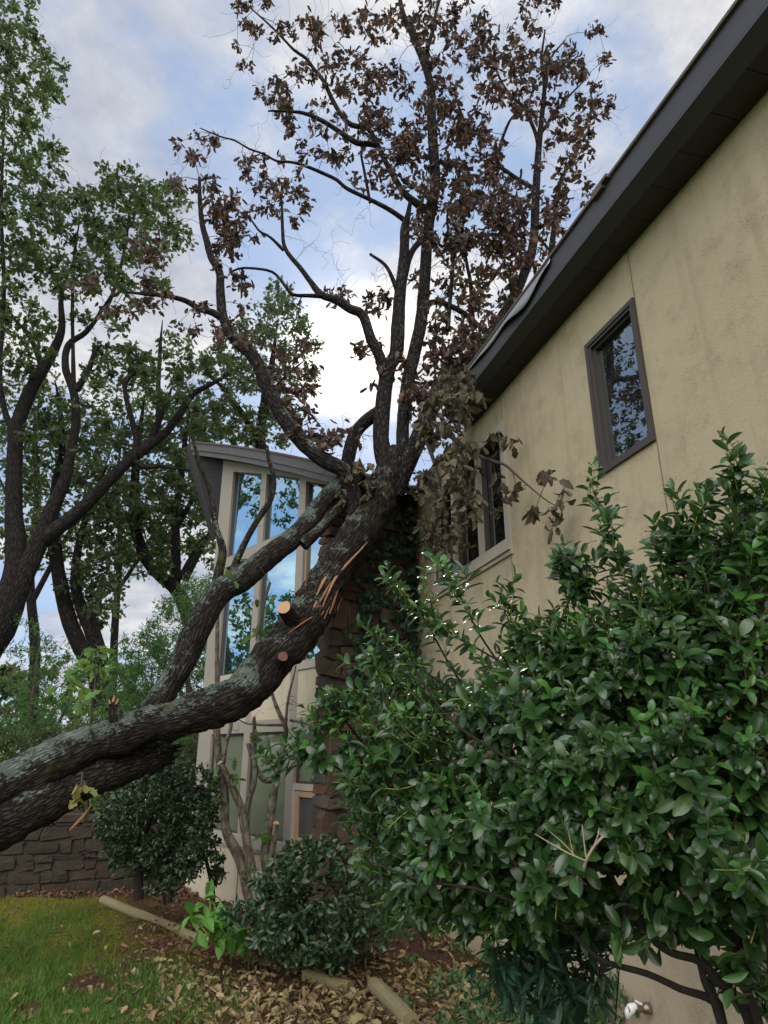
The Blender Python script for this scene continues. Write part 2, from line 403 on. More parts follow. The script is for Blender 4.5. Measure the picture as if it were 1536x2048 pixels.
M['trim'] = plain('painted_trim', (0.27, 0.245, 0.205), 0.55, 0.06, 3, 0.1)
M['trim_pale'] = plain('pale_trim', (0.38, 0.345, 0.285), 0.55, 0.06, 3, 0.1)
M['fascia'] = plain('fascia_paint', (0.050, 0.049, 0.058), 0.55, 0.12, 2, 0.05)
M['fascia_grey'] = plain('weathered_fascia', (0.085, 0.083, 0.082), 0.6, 0.25, 6, 0.05)
M['soffit_dark'] = plain('dark_soffit', (0.012, 0.011, 0.012), 0.8, 0.15, 4)
M['soffit'] = plain('soffit_boards', (0.036, 0.030, 0.031), 0.7, 0.15, 4, 0.1)
M['metal'] = plain('bent_metal', (0.36, 0.36, 0.38), 0.42, 0.1, 3, 0.05, 0.5, 0.6)
M['brown_frame'] = plain('brown_frame', (0.058, 0.047, 0.043), 0.45, 0.08, 4, 0.05)
M['dark_sash'] = plain('dark_sash', (0.05, 0.045, 0.04), 0.5, 0.08, 4)
M['wood_sash'] = plain('wood_sash', (0.36, 0.24, 0.155), 0.6, 0.15, 5, 0.1)
M['white_plastic'] = plain('white_plastic', (0.75, 0.74, 0.72), 0.4, 0.05, 6)
M['brass'] = plain('tap_metal', (0.25, 0.22, 0.16), 0.4, 0.1, 8, 0, 0.5, 0.8)
def glassmat(name, refl, tint, inner, rough=0.0, wav=0.0):
    m, nt, bs = newmat(name); gls = N(nt, 'ShaderNodeBsdfGlossy', i_Roughness=rough); gls.inputs['Color'].default_value = (*tint, 1)
    if wav:
        b = N(nt, 'ShaderNodeBump', i_Strength=wav, i_Distance=0.02); L(nt, tnoise(nt, coords(nt), 1.4, 1), b.inputs['Height']); L(nt, b.outputs[0], gls.inputs['Normal'])
    v = coords(nt); L(nt, mixcol(nt, tnoise(nt, v, 3.0, 4), tuple(x*0.8 for x in inner), tuple(x*1.2 for x in inner)), bs.inputs['Base Color']); bs.inputs['Roughness'].default_value = 0.8
    bs.inputs['Specular IOR Level'].default_value = 0
    mx = N(nt, 'ShaderNodeMixShader', i_Fac=refl); L(nt, bs.outputs[0], mx.inputs[1]); L(nt, gls.outputs[0], mx.inputs[2])
    L(nt, mx.outputs[0], nt.nodes['Material Output'].inputs['Surface']); return m
M['glass'] = glassmat('window_glass', 0.88, (0.56, 0.83, 1.0), (0.012, 0.02, 0.022), 0.0, 0.02)
M['glass_dark'] = glassmat('dark_glass', 0.34, (0.9, 0.95, 1.0), (0.008, 0.009, 0.010), 0.0, 0.0)
M['glass_curtain'] = glassmat('curtained_glass', 0.16, (0.85, 1.0, 0.9), (0.135, 0.15, 0.105), 0.03, 0.1)
M['screen'] = glassmat('insect_screen', 0.08, (0.8, 0.85, 0.9), (0.07, 0.068, 0.066), 0.2)
def mat_stone(name, cols, mort=False):
    m, nt, bs = newmat(name); g = N(nt, 'ShaderNodeNewGeometry'); k = len(cols)
    rp = ramp(nt, [(i/(k-1), c) for i, c in enumerate(cols)]); L(nt, g.outputs['Random Per Island'], rp.inputs[0])
    v = coords(nt); a = tnoise(nt, v, 7, 6, 0.7); b = tnoise(nt, v, 28, 5, 0.65)
    c = mixcol(nt, math_node(nt, 'MULTIPLY', a, 0.75), rp.outputs[0], tuple(0.55*x for x in cols[0]))
    rs = ramp(nt, [(0.55, 0.0), (0.72, 1.0)]); L(nt, tnoise(nt, v, 3.1, 4), rs.inputs[0])
    c = mixcol(nt, math_node(nt, 'MULTIPLY', rs.outputs[0], 0.4), c, (0.11, 0.052, 0.028))
    L(nt, c, bs.inputs['Base Color']); bs.inputs['Roughness'].default_value = 0.88; bs.inputs['Specular IOR Level'].default_value = 0.2
    bump(nt, math_node(nt, 'ADD', a, math_node(nt, 'MULTIPLY', b, 0.6)), 0.8, 0.03, bs); return m
M['stone'] = mat_stone('rust_brown_stone', [(0.06, 0.048, 0.040), (0.10, 0.064, 0.045), (0.095, 0.083, 0.068), (0.14, 0.078, 0.046), (0.075, 0.064, 0.055)])
M['stone_grey'] = mat_stone('wall_stone', [(0.036, 0.030, 0.023), (0.055, 0.044, 0.031), (0.045, 0.037, 0.029), (0.070, 0.052, 0.036)])
M['mortar'] = plain('mortar', (0.05, 0.042, 0.035), 0.95, 0.3, 12, 0.4)
M['bark_oak'] = barkmat('oak_bark', (0.010, 0.008, 0.007), (0.056, 0.046, 0.038), 0.05, su=36, sv=5.5, moss=0.7)
M['bark_limb'] = barkmat('limb_bark', (0.010, 0.009, 0.009), (0.048, 0.041, 0.037), -0.3, su=30, sv=8)
M['bark_log'] = barkmat('log_bark', (0.009, 0.007, 0.006), (0.060, 0.048, 0.039), -0.4, su=30, sv=7)
M['bark_tree'] = barkmat('tree_bark', (0.010, 0.009, 0.009), (0.046, 0.038, 0.035), 0.0, su=34, sv=5)
M['bark_thin'] = plain('twig_bark', (0.050, 0.040, 0.036), 0.85, 0.35, 25, 0.3, 0.2)
M['bark_holly'] = plain('holly_bark', (0.026, 0.022, 0.018), 0.85, 0.55, 34, 0.9, 0.2)
M['bark_pale'] = barkmat('pale_smooth_bark', (0.075, 0.06, 0.045), (0.21, 0.17, 0.125), 0.35, su=10, sv=6, bs_strength=0.35)
M['twig_pale'] = plain('dry_twig', (0.30, 0.235, 0.16), 0.8, 0.2, 30, 0.2)
M['stem_green'] = plain('green_stem', (0.17, 0.22, 0.035), 0.55, 0.2, 20)
def mat_cut():
    m, nt, bs = newmat('sawn_wood'); v = coords(nt, 'UV'); w = N(nt, 'ShaderNodeTexWave', wave_type='RINGS', rings_direction='SPHERICAL', i_Scale=9.0, i_Distortion=2.5, i_Detail=3.0)
    L(nt, v, w.inputs['Vector']); c = mixcol(nt, w.outputs['Fac'], (0.30, 0.165, 0.085), (0.44, 0.285, 0.165))
    c = mixcol(nt, math_node(nt, 'MULTIPLY', tnoise(nt, v, 5, 4), 0.5), c, (0.22, 0.11, 0.06))
    L(nt, c, bs.inputs['Base Color']); bs.inputs['Roughness'].default_value = 0.8; return m
M['cut'] = mat_cut()
M['splinter'] = plain('torn_wood', (0.19, 0.078, 0.036), 0.75, 0.45, 14, 0.4)
M['splinter_pale'] = plain('torn_pale_wood', (0.27, 0.14, 0.07), 0.75, 0.3, 14, 0.4)
M['dead_leaf'] = leafmat('dead_leaves', [(0.046, 0.034, 0.029), (0.072, 0.046, 0.034), (0.058, 0.046, 0.041), (0.14, 0.068, 0.038), (0.080, 0.064, 0.052)], 0.65, 0.30, 0.3)
M['dead_pale'] = leafmat('withered_leaves', [(0.10, 0.084, 0.054), (0.072, 0.062, 0.038), (0.18, 0.15, 0.10), (0.055, 0.047, 0.030), (0.11, 0.085, 0.052)], 0.7, 0.25, 0.2)
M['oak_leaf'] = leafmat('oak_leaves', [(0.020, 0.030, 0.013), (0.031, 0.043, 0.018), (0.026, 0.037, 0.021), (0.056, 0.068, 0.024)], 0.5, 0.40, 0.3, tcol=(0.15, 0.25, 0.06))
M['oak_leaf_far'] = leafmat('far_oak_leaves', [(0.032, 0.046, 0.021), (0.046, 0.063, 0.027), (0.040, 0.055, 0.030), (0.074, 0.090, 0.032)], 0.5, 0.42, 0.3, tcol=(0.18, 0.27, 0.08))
M['fresh_leaf'] = leafmat('fresh_leaves', [(0.07, 0.15, 0.045), (0.12, 0.22, 0.05), (0.09, 0.17, 0.07)], 0.5, 0.45, 0.3, tcol=(0.25, 0.42, 0.06))
M['yellow_leaf'] = leafmat('yellowing_leaves', [(0.20, 0.21, 0.05), (0.34, 0.27, 0.10), (0.16, 0.20, 0.05)], 0.55, 0.4, 0.3)
M['holly_leaf'] = leafmat('holly_leaves', [(0.019, 0.050, 0.014), (0.027, 0.072, 0.017), (0.022, 0.058, 0.020), (0.048, 0.105, 0.021)], (0.23, 0.39), 0.12, 0.5, under=(0.06, 0.13, 0.04), tcol=(0.12, 0.30, 0.03))
M['holly_new'] = leafmat('new_holly_leaves', [(0.045, 0.14, 0.028), (0.075, 0.19, 0.035), (0.055, 0.16, 0.04)], (0.25, 0.4), 0.3, 0.5, under=(0.09, 0.20, 0.04), tcol=(0.2, 0.42, 0.04))
M['box_leaf'] = leafmat('small_shrub_leaves', [(0.022, 0.048, 0.020), (0.036, 0.072, 0.030), (0.055, 0.092, 0.042)], (0.26, 0.4), 0.12, 0.4)
M['shrub_leaf'] = leafmat('feathery_shrub_leaves', [(0.040, 0.10, 0.028), (0.062, 0.14, 0.036), (0.050, 0.115, 0.040)], 0.55, 0.42, 0.3, tcol=(0.14, 0.30, 0.06))
M['bright_leaf'] = leafmat('bright_leaves', [(0.10, 0.26, 0.05), (0.15, 0.34, 0.07), (0.12, 0.28, 0.06)], 0.5, 0.35, 0.3, tcol=(0.22, 0.45, 0.08))
M['ivy_leaf'] = leafmat('ivy_leaves', [(0.016, 0.050, 0.028), (0.026, 0.075, 0.036), (0.020, 0.060, 0.030)], 0.45, 0.2, 0.35)
M['cover_leaf'] = leafmat('cover_leaves', [(0.07, 0.14, 0.05), (0.11, 0.19, 0.08), (0.09, 0.16, 0.05)], 0.6, 0.3, 0.25)
M['pink'] = leafmat('pink_blossom', [(0.35, 0.10, 0.16), (0.42, 0.16, 0.22)], 0.6, 0.4, 0.2)
M['litter'] = leafmat('leaf_litter', [(0.26, 0.19, 0.09), (0.33, 0.26, 0.12), (0.13, 0.075, 0.04), (0.38, 0.32, 0.18), (0.19, 0.10, 0.05), (0.27, 0.26, 0.11), (0.10, 0.06, 0.035)], 0.75, 0.12, 0.2)
M['litter_brown'] = leafmat('brown_litter', [(0.13, 0.07, 0.045), (0.20, 0.115, 0.075), (0.10, 0.055, 0.035), (0.24, 0.15, 0.10)], 0.8, 0.1, 0.2)
M['grass'] = leafmat('grass_blades', [(0.058, 0.125, 0.022), (0.085, 0.17, 0.03), (0.13, 0.20, 0.035)], 0.5, 0.35, 0.25, tcol=(0.18, 0.34, 0.05))
def mat_log():
    m, nt, bs = newmat('weathered_timber'); v = coords(nt, 'UV', (26, 2.5, 1)); a = tnoise(nt, v, 1.6, 6, 0.7); b = tnoise(nt, coords(nt), 5, 4)
    c = mixcol(nt, a, (0.07, 0.052, 0.03), (0.26, 0.215, 0.12)); c = mixcol(nt, math_node(nt, 'MULTIPLY', b, 0.6), c, (0.20, 0.20, 0.08))
    L(nt, c, bs.inputs['Base Color']); bs.inputs['Roughness'].default_value = 0.9; bump(nt, a, 0.6, 0.01, bs); return m
M['timber'] = mat_log()
def mat_ground():
    m, nt, bs = newmat('ground'); v = coords(nt); at = N(nt, 'ShaderNodeVertexColor', layer_name='zone')
    sp = N(nt, 'ShaderNodeSeparateColor'); L(nt, at.outputs[0], sp.inputs[0])
    f = tnoise(nt, v, 40, 6, 0.7); g = tnoise(nt, v, 9, 6, 0.65); b = tnoise(nt, v, 2.2, 5, 0.6)
    soil = mixcol(nt, f, (0.035, 0.022, 0.013), (0.13, 0.075, 0.045)); rs = ramp(nt, [(0.5, 0.0), (0.68, 1.0)]); L(nt, b, rs.inputs[0])
    soil = mixcol(nt, math_node(nt, 'MULTIPLY', rs.outputs[0], 0.6), soil, (0.25, 0.12, 0.065))
    fr = ramp(nt, [(0.38, 0.0), (0.62, 1.0)]); L(nt, f, fr.inputs[0]); moss = mixcol(nt, fr.outputs[0], (0.055, 0.052, 0.013), (0.20, 0.205, 0.028)); 
    turf = mixcol(nt, f, (0.03, 0.055, 0.012), (0.10, 0.17, 0.03))
    w = math_node(nt, 'ADD', sp.outputs[0], math_node(nt, 'MULTIPLY', math_node(nt, 'SUBTRACT', g, 0.5), 1.5))
    mk = ramp(nt, [(0.42, 0.0), (0.58, 1.0)]); L(nt, w, mk.inputs[0]); c = mixcol(nt, mk.outputs[0], soil, moss)
    w2 = math_node(nt, 'ADD', sp.outputs[1], math_node(nt, 'MULTIPLY', math_node(nt, 'SUBTRACT', g, 0.5), 1.6))
    mk2 = ramp(nt, [(0.42, 0.0), (0.60, 1.0)]); L(nt, w2, mk2.inputs[0]); c = mixcol(nt, mk2.outputs[0], c, turf)
    L(nt, c, bs.inputs['Base Color']); bs.inputs['Roughness'].default_value = 0.95; bs.inputs['Specular IOR Level'].default_value = 0.1
    bump(nt, math_node(nt, 'ADD', f, g), 0.9, 0.04, bs); return m
M['ground'] = mat_ground()

# ------------------------------------------------------------------ ground
def build_ground():
    xs = np.concatenate([[-900, -300, -120, -60, -35, -22], np.arange(-14, 8, 0.11), [12, 20, 40, 120, 400, 900]])
    ys = np.concatenate([[-400, -60, -15, -4, 0], np.arange(1.5, 14, 0.11), [18, 24, 34, 50, 80, 150, 400, 1200]])
    X, Y = np.meshgrid(xs, ys); Z = gz(X, Y)
    near = (np.abs(X+3) < 11.5) & (Y > 1) & (Y < 14)
    bumpz = np.zeros_like(Z)
    for i in range(X.shape[0]):
        for j in range(X.shape[1]):
            if near[i, j]:
                bumpz[i, j] = 0.03*mnoise.noise(Vector((X[i, j]*2.1, Y[i, j]*2.1, 0)))+0.018*mnoise.noise(Vector((X[i, j]*6, Y[i, j]*6, 3)))
    Z = Z+bumpz
    V = np.stack([X, Y, Z], -1).reshape(-1, 3); idx = np.arange(X.size).reshape(X.shape)
    Fq = np.stack([idx[:-1, :-1], idx[:-1, 1:], idx[1:, 1:], idx[1:, :-1]], -1).reshape(-1, 4)
    mb = MB(); mb.add(V, Fq); o = mb.build('ground', M['ground'], smooth=True)
    o['kind'] = 'structure'; o['label'] = 'mossy lawn and bare leaf-strewn soil beside the house'
    # lawn / moss / soil zones
    z = np.zeros((len(V), 4), np.float32); z[:, 3] = 1
    x, y = V[:, 0], V[:, 1]
    edge = -1.75-0.35*np.maximum(y-7.4, 0)-0.15*np.maximum(7.4-y, 0)          # line of the timber edging
    moss = 1-sstep(edge-1.3, edge-0.2, x); moss *= sstep(6.2, 7.6, y)*(1-sstep(10.6, 11.4, y))
    turf = (1-sstep(-3.2, -1.6, x+0.9*(y-5.5)))*(1-sstep(6.5, 7.6, y)); turf = np.maximum(turf, sstep(14, 20, y)); turf = np.maximum(turf, 1-sstep(-6.6, -5.2, x))
    z[:, 0] = moss; z[:, 1] = turf
    ca = o.data.color_attributes.new('zone', 'FLOAT_COLOR', 'POINT'); ca.data.foreach_set('color', z.ravel())
build_ground()

# ------------------------------------------------------------------ house
house = thing('house', 'two-storey cream stucco house with a tall window wing, stone chimney and dark eaves', 'house', (0.3, 9.4, 0))
SOF = 5.86
def wbox(mb, s0, s1, o0, o1, z0, z1, m=0):
    mb.hexa([wallpt(s0, z0, o0), wallpt(s1, z0, o0), wallpt(s1, z0, o1), wallpt(s0, z0, o1), wallpt(s0, z1, o0), wallpt(s1, z1, o0), wallpt(s1, z1, o1), wallpt(s0, z1, o1)], m)
def kbox(mb, k0, k1, o0, o1, z0, z1, m=0):
    mb.hexa([wingpt(k0, z0, o0), wingpt(k1, z0, o0), wingpt(k1, z0, o1), wingpt(k0, z0, o1), wingpt(k0, z1, o0), wingpt(k1, z1, o0), wingpt(k1, z1, o1), wingpt(k0, z1, o1)], m)
W1 = (3.69, 4.365, 4.155, 5.38); W2 = (6.07, 8.45, 4.07, 5.48)
def wall_grid(mb, s0, s1, z0, z1, holes, o, th):
    S = sorted({s0, s1, *[h[0] for h in holes], *[h[1] for h in holes]}); Z = sorted({z0, z1, *[h[2] for h in holes], *[h[3] for h in holes]})
    for a, b in zip(S[:-1], S[1:]):
        for c, d in zip(Z[:-1], Z[1:]):
            sm, zm = (a+b)/2, (c+d)/2
            if any(h[0] < sm < h[1] and h[2] < zm < h[3] for h in holes): continue
            mb.poly([wallpt(a, c, o), wallpt(a, d, o), wallpt(b, d, o), wallpt(b, c, o)])
    for h in holes:      # reveals
        a, b, c, d = h
        for q in ([(a, c), (a, d)], [(a, d), (b, d)], [(b, d), (b, c)], [(b, c), (a, c)]):
            mb.poly([wallpt(*q[0], o), wallpt(*q[1], o), wallpt(*q[1], o-th), wallpt(*q[0], o-th)])
mb = MB(); wall_grid(mb, -6.0, 9.4, -0.6, SOF+0.1, [W1, W2], 0.0, 0.22); mb.build('stucco_wall', M['stucco'], house)
mb = MB(); wbox(mb, -6, 9.4, -0.35, -0.25, -0.6, SOF+0.1); mb.build('inner_wall', M['dark_sash'], house)
M['joint'] = plain('joint_line', (0.16, 0.13, 0.085), 0.9, 0.1)
for (a, z0, z1) in ((3.675, -0.3, W1[2]-0.01), (3.675, W1[3]+0.01, SOF), (6.09, -0.3, W2[2]-0.14), (6.09, W2[3]+0.02, SOF)):
    mb = MB(); wbox(mb, a, a+0.009, 0.0005, 0.003, z0, z1); mb.build('control_joint', M['joint'], house)
# eaves of the stucco wing
mb = MB()
s = -6.0
while s < 6.9:      # soffit boards running out from the wall, a groove between boards
    e = min(s+0.296, 6.9)
    wbox(mb, s, e, 0.0, 0.24, SOF, SOF+0.02); s += 0.302
wbox(mb, -6, 6.9, 0, 0.24, SOF+0.012, SOF+0.03)
mb.build('soffit', M['soffit'], house)
mb = MB()
def eavestrip(o0, z0, o1, z1, s0=-6.0, s1=6.9, t=0.02):
    mb.hexa([wallpt(s0, z0, o0), wallpt(s1, z0, o0), wallpt(s1, z1, o1), wallpt(s0, z1, o1), wallpt(s0, z0+t, o0), wallpt(s1, z0+t, o0), wallpt(s1, z1+t, o1), wallpt(s0, z1+t, o1)])
eavestrip(0.24, SOF-0.004, 0.36, SOF+0.05)
wbox(mb, -6, 6.9, 0.335, 0.36, SOF+0.072, SOF+0.285)
mb.build('fascia', M['fascia'], house)
mb = MB(); r0, r1 = 0.385, -4.2; zr0, zr1 = SOF+0.29, SOF+0.29+4.585*math.tan(math.radians(17))
M['shingle'] = plain('roof_shingles', (0.10, 0.075, 0.062), 0.9, 0.35, 9, 0.6)
nst = 24
for i in range(nst):
    f0, f1 = i/nst, (i+1)/nst
    oa, ob = r0+(r1-r0)*f0, r0+(r1-r0)*f1; za, zb = zr0+(zr1-zr0)*f0, zr0+(zr1-zr0)*f1
    mb.hexa([wallpt(-6, za, oa), wallpt(7.0, za, oa), wallpt(7.0, zb-0.012, ob), wallpt(-6, zb-0.012, ob), wallpt(-6, za+0.026, oa), wallpt(7.0, za+0.026, oa), wallpt(7.0, zb+0.006, ob), wallpt(-6, zb+0.006, ob)])
mb.build('roof', M['shingle'], house)
# drip edge, and the metal strip bent away by the falling tree
mb = MB()
S = np.linspace(4.22, 6.35, 40); prof = []
for s in S:
    t = (s-4.22)/2.13
    hgt = 0.05+0.13*math.exp(-((t-0.24)/0.16)**2)+0.05*math.exp(-((t-0.62)/0.2)**2)-0.02*t
    kick = 0.02+0.05*math.exp(-((t-0.30)/0.12)**2)
    ztop = SOF+0.292
    prof.append([wallpt(s, ztop, 0.372), wallpt(s, ztop-hgt*.5, 0.376+kick*0.2), wallpt(s, ztop-hgt, 0.378+kick*0.5+0.008*math.sin(s*9))])
prof = np.array(prof); idx = np.arange(len(S)*3).reshape(len(S), 3)
mb.add(prof.reshape(-1, 3), np.stack([idx[:-1, :-1], idx[:-1, 1:], idx[1:, 1:], idx[1:, :-1]], -1).reshape(-1, 4))
o = mb.build('flashing', M['metal'], house, smooth=True); o['label'] = 'bent light metal flashing along the eave'
sm = o.modifiers.new('thick', 'SOLIDIFY'); sm.thickness = 0.003
mb = MB(); wbox(mb, 3.38, 3.52, 0.34, 0.40, SOF+0.262, SOF+0.33); wbox(mb, 3.30, 3.37, 0.36, 0.41, SOF+0.285, SOF+0.315); mb.build('shingle_tab', M['shingle'], house)

def frame_rect(mb, box, a, b, w0, w1, m=0):      # rectangular ring on the stucco wall
    s0, s1, z0, z1 = box
    wbox(mb, s0, s0+w0, a, b, z0, z1, m); wbox(mb, s1-w0, s1, a, b, z0, z1, m)
    wbox(mb, s0+w0, s1-w0, a, b, z0, z0+w1, m); wbox(mb, s0+w0, s1-w0, a, b, z1-w1, z1, m)
mb = MB(); frame_rect(mb, (W1[0]-0.012, W1[1]+0.012, W1[2]-0.012, W1[3]+0.012), 0.001, 0.028, 0.042, 0.042)
frame_rect(mb, (W1[0]+0.028, W1[1]-0.028, W1[2]+0.028, W1[3]-0.028), -0.04, 0.016, 0.026, 0.026)
win = mb.build('window', M['brown_frame'], house); win['label'] = 'brown-framed casement window'
mb = MB(); frame_rect(mb, (W1[0]+0.052, W1[1]-0.052, W1[2]+0.052, W1[3]-0.052), -0.055, -0.015, 0.024, 0.024);
mb.build('sash', M['dark_sash'], win)
mb = MB(); wbox(mb, W1[0]+0.07, W1[1]-0.07, -0.05, -0.045, W1[2]+0.07, W1[3]-0.07); mb.build('pane', M['glass_dark'], win)
mb = MB(); frame_rect(mb, (W2[0]-0.02, W2[1]+0.02, W2[2]-0.01, W2[3]+0.02), 0.001, 0.03, 0.10, 0.08)
for sm_ in (6.80, 7.62): wbox(mb, sm_, sm_+0.07, -0.05, 0.02, W2[2]+0.07, W2[3]-0.06)
win = mb.build('window', M['trim_pale'], house); win['label'] = 'wide pale-framed window behind withered leaves'
mb = MB(); wbox(mb, W2[0]-0.03, W2[1]+0.03, 0.001, 0.055, W2[2]-0.075, W2[2]-0.012); wbox(mb, W2[0]-0.03, W2[1]+0.03, 0.001, 0.03, W2[2]-0.12, W2[2]-0.076); mb.build('sill', M['trim_pale'], win)
for a, b in ((W2[0]+0.08, 6.80), (6.87, 7.62), (7.69, W2[1]-0.08)):
    mb = MB(); wbox(mb, a, b, -0.08, -0.075, W2[2]+0.07, W2[3]-0.06); mb.build('pane', M['glass_dark'], win)
    mb = MB(); wbox(mb, b-0.07, b, -0.07, -0.03, W2[2]+0.07, W2[3]-0.06); mb.build('sash', M['dark_sash'] if a < 7 else M['trim'], win)

# window wing -----------------------------------------------------------
def wtop(k): return 7.285-0.412*k-0.010*k*k
def kprism(mb, poly, o0, o1, m=0): mb.prism([wingpt(k, z, o0) for k, z in poly], [wingpt(k, z, o1) for k, z in poly], m)
KP = [(-0.10, 0.36), (1.44, 1.62), (2.67, 2.86), (3.50, 3.62)]
mb = MB()
kbox(mb, -0.10, 0.36, -0.2, 0.0, 0.75, 6.95); kprism(mb, [(-0.10, 6.95), (0.36, 6.95), (0.36, wtop(0.36)), (-0.10, wtop(-0.1))], -0.2, 0.0)
for a, b in KP[1:]: kbox(mb, a, b, -0.2, 0.0, 0.75, wtop((a+b)/2)-0.42)
for (a, b), (t0, t1) in zip(((0.36, 1.44), (1.62, 2.67), (2.86, 3.62)), ((6.93, 6.53), (6.47, 6.05), (5.94, 5.62))):
    kprism(mb, [(a, t0), (b, t1), (b, wtop(b)), (a, wtop(a))], -0.2, 0.0)
for a, b, t in ((1.44, 1.62, 6.5), (2.67, 2.86, 6.0)):
    kprism(mb, [(a, wtop((a+b)/2)-0.42), (b, wtop((a+b)/2)-0.42), (b, wtop(b)), (a, wtop(a))], -0.2, 0.0)
for a, b in ((0.36, 1.44), (1.62, 2.67), (2.86, 3.5)):
    kbox(mb, a, b, -0.2, -0.003, 5.08, 5.26); kbox(mb, a, b, -0.2, -0.003, 2.28, 2.45)
mb.build('window_wall_frame', M['trim'], house)
mb = MB()
for a, b in ((0.36, 1.44), (1.62, 2.67), (2.86, 3.5)): mb = MB(); kbox(mb, a, b, -0.2, -0.006, 2.45, 3.08); mb.build('wall_panel', M['panel'], house)
mb = MB(); kbox(mb, -0.12, 3.64, -0.2, -0.004, -0.4, 0.72); mb.build('base_panel', M['panel'], house)
mb = MB()
for a, b in ((0.36, 1.44), (1.62, 2.67), (2.86, 3.5)): kbox(mb, a, b, -0.15, 0.02, 3.085, 3.19)
mb.build('middle_sill', M['trim_pale'], house)
mb = MB(); kbox(mb, -0.14, 3.64, -0.19, 0.05, 0.76, 0.90); kbox(mb, -0.13, 3.64, -0.19, 0.03, 0.722, 0.758); mb.build('lower_sill', M['trim_pale'], house)
mb = MB(); kbox(mb, 1.53, 1.545, 0.0, 0.004, -0.3, 0.72); mb.build('control_joint', M['joint'], house)
def wing_window(k0, k1, z0, zl, zr, glass, sash, sw=0.028, rec=0.07):
    mb = MB()
    q = [(k0, z0), (k1, z0), (k1, zr), (k0, zl)]; i = [(k0+sw, z0+sw), (k1-sw, z0+sw), (k1-sw, zr-sw), (k0+sw, zl-sw)]
    for a in range(4):
        b = (a+1) % 4; mb.prism([wingpt(*q[a], -rec-0.03), wingpt(*q[b], -rec-0.03), wingpt(*i[b], -rec-0.03), wingpt(*i[a], -rec-0.03)],
                                [wingpt(*q[a], -rec+0.03), wingpt(*q[b], -rec+0.03), wingpt(*i[b], -rec+0.03), wingpt(*i[a], -rec+0.03)])
    w = mb.build('window', M[sash], house)
    mb = MB(); g = [(k0+sw-0.01, z0+sw-0.01), (k1-sw+0.01, z0+sw-0.01), (k1-sw+0.01, zr-sw+0.01), (k0+sw-0.01, zl-sw+0.01)]
    kprism(mb, g, -rec-0.012, -rec); mb.build('pane', M[glass], w); return w
for (k0, k1), (zl, zr) in zip(((0.36, 1.44), (1.62, 2.67), (2.86, 3.5)), ((6.93, 6.53), (6.47, 6.05), (5.94, 5.62))):
    wing_window(k0, k1, 5.26, zl, zr, 'glass', 'brown_frame')
    wing_window(k0, k1, 3.19, 5.08, 5.08, 'glass', 'wood_sash' if k0 > 2.8 else 'brown_frame')
for k0, k1 in ((0.36, 1.44), (1.62, 2.67)): wing_window(k0, k1, 0.90, 2.28, 2.28, 'glass_curtain', 'brown_frame')
wing_window(2.86, 3.5, 1.62, 2.28, 2.28, 'glass_curtain', 'brown_frame')
mb = MB(); kbox(mb, 2.86, 3.5, -0.12, 0.0, 1.54, 1.62); kbox(mb, 2.86, 2.9, -0.12, 0.01, 0.90, 1.54); mb.build('vent_frame', M['trim_pale'], house)
w = wing_window(2.9, 3.5, 0.91, 1.53, 1.53, 'screen', 'wood_sash', 0.07, 0.04); w['label'] = 'small wood-framed vent window with screen'
# wing roof
def fas(k): return 7.53-0.412*k-0.010*k*k
ks = np.linspace(-1.04, 4.2, 12)
mb = MB(); mb2 = MB()
for a, b in zip(ks[:-1], ks[1:]):
    g6 = 0.06 if a == ks[0] else 0.0
    mb.hexa([wingpt(a, fas(a)-0.16, 0.28), wingpt(b, fas(b)-0.16, 0.28), wingpt(b, fas(b)-0.16, 0.305), wingpt(a, fas(a)-0.16, 0.305), wingpt(a, fas(a), 0.28), wingpt(b, fas(b), 0.28), wingpt(b, fas(b), 0.305), wingpt(a, fas(a), 0.305)])
    mb.hexa([wingpt(a+g6, fas(a+g6)-0.26, 0.255), wingpt(b, fas(b)-0.26, 0.255), wingpt(b, fas(b)-0.26, 0.28), wingpt(a+g6, fas(a+g6)-0.26, 0.28), wingpt(a+g6, fas(a+g6)-0.1, 0.255), wingpt(b, fas(b)-0.1, 0.255), wingpt(b, fas(b)-0.1, 0.279), wingpt(a+g6, fas(a+g6)-0.1, 0.279)])
mb.build('fascia', M['fascia_grey'], house)
tip = wingpt(-1.04, fas(-1.04)-0.02, 0.30); wc = wingpt(-0.10, wtop(-0.1), 0.0); low = wingpt(-0.11, 5.75, -0.01)
mb = MB(); mb.poly([wingpt(-1.0, fas(-1.0)-0.25, 0.27), wc, low])
for a, b in zip(ks[:-1], ks[1:]): mb.poly([wingpt(a, fas(a)-0.25, 0.26), wingpt(b, fas(b)-0.25, 0.26), wingpt(b, fas(b)-0.25, -0.4), wingpt(a, fas(a)-0.25, -0.4)])
for i in range(10):      # board lines of the soffit
    f = (i+0.5)/10; a_ = wc+(low-wc)*f; b_ = wingpt(-1.0, fas(-1.0)-0.25, 0.27)+(low-wingpt(-1.0, fas(-1.0)-0.25, 0.27))*f
    tube(mb, [a_, b_], [0.006, 0.006], 5)
mb.build('soffit', M['soffit_dark'], house)
mb = MB(); back_ = wingpt(-0.7, 5.7, -0.25)
mb.prism([tip+[0, 0, 0.03], low+np.array([-0.02, 0, 0]), low+np.array([-0.05, 0.02, -0.06]), tip+np.array([-0.05, 0, -0.17])], [tip+np.array([-0.06, 0.05, 0.03]), low+np.array([-0.08, 0.05, 0]), low+np.array([-0.11, 0.07, -0.06]), tip+np.array([-0.11, 0.05, -0.17])])
mb.build('rake_board', M['soffit_dark'], house)
mb = MB()
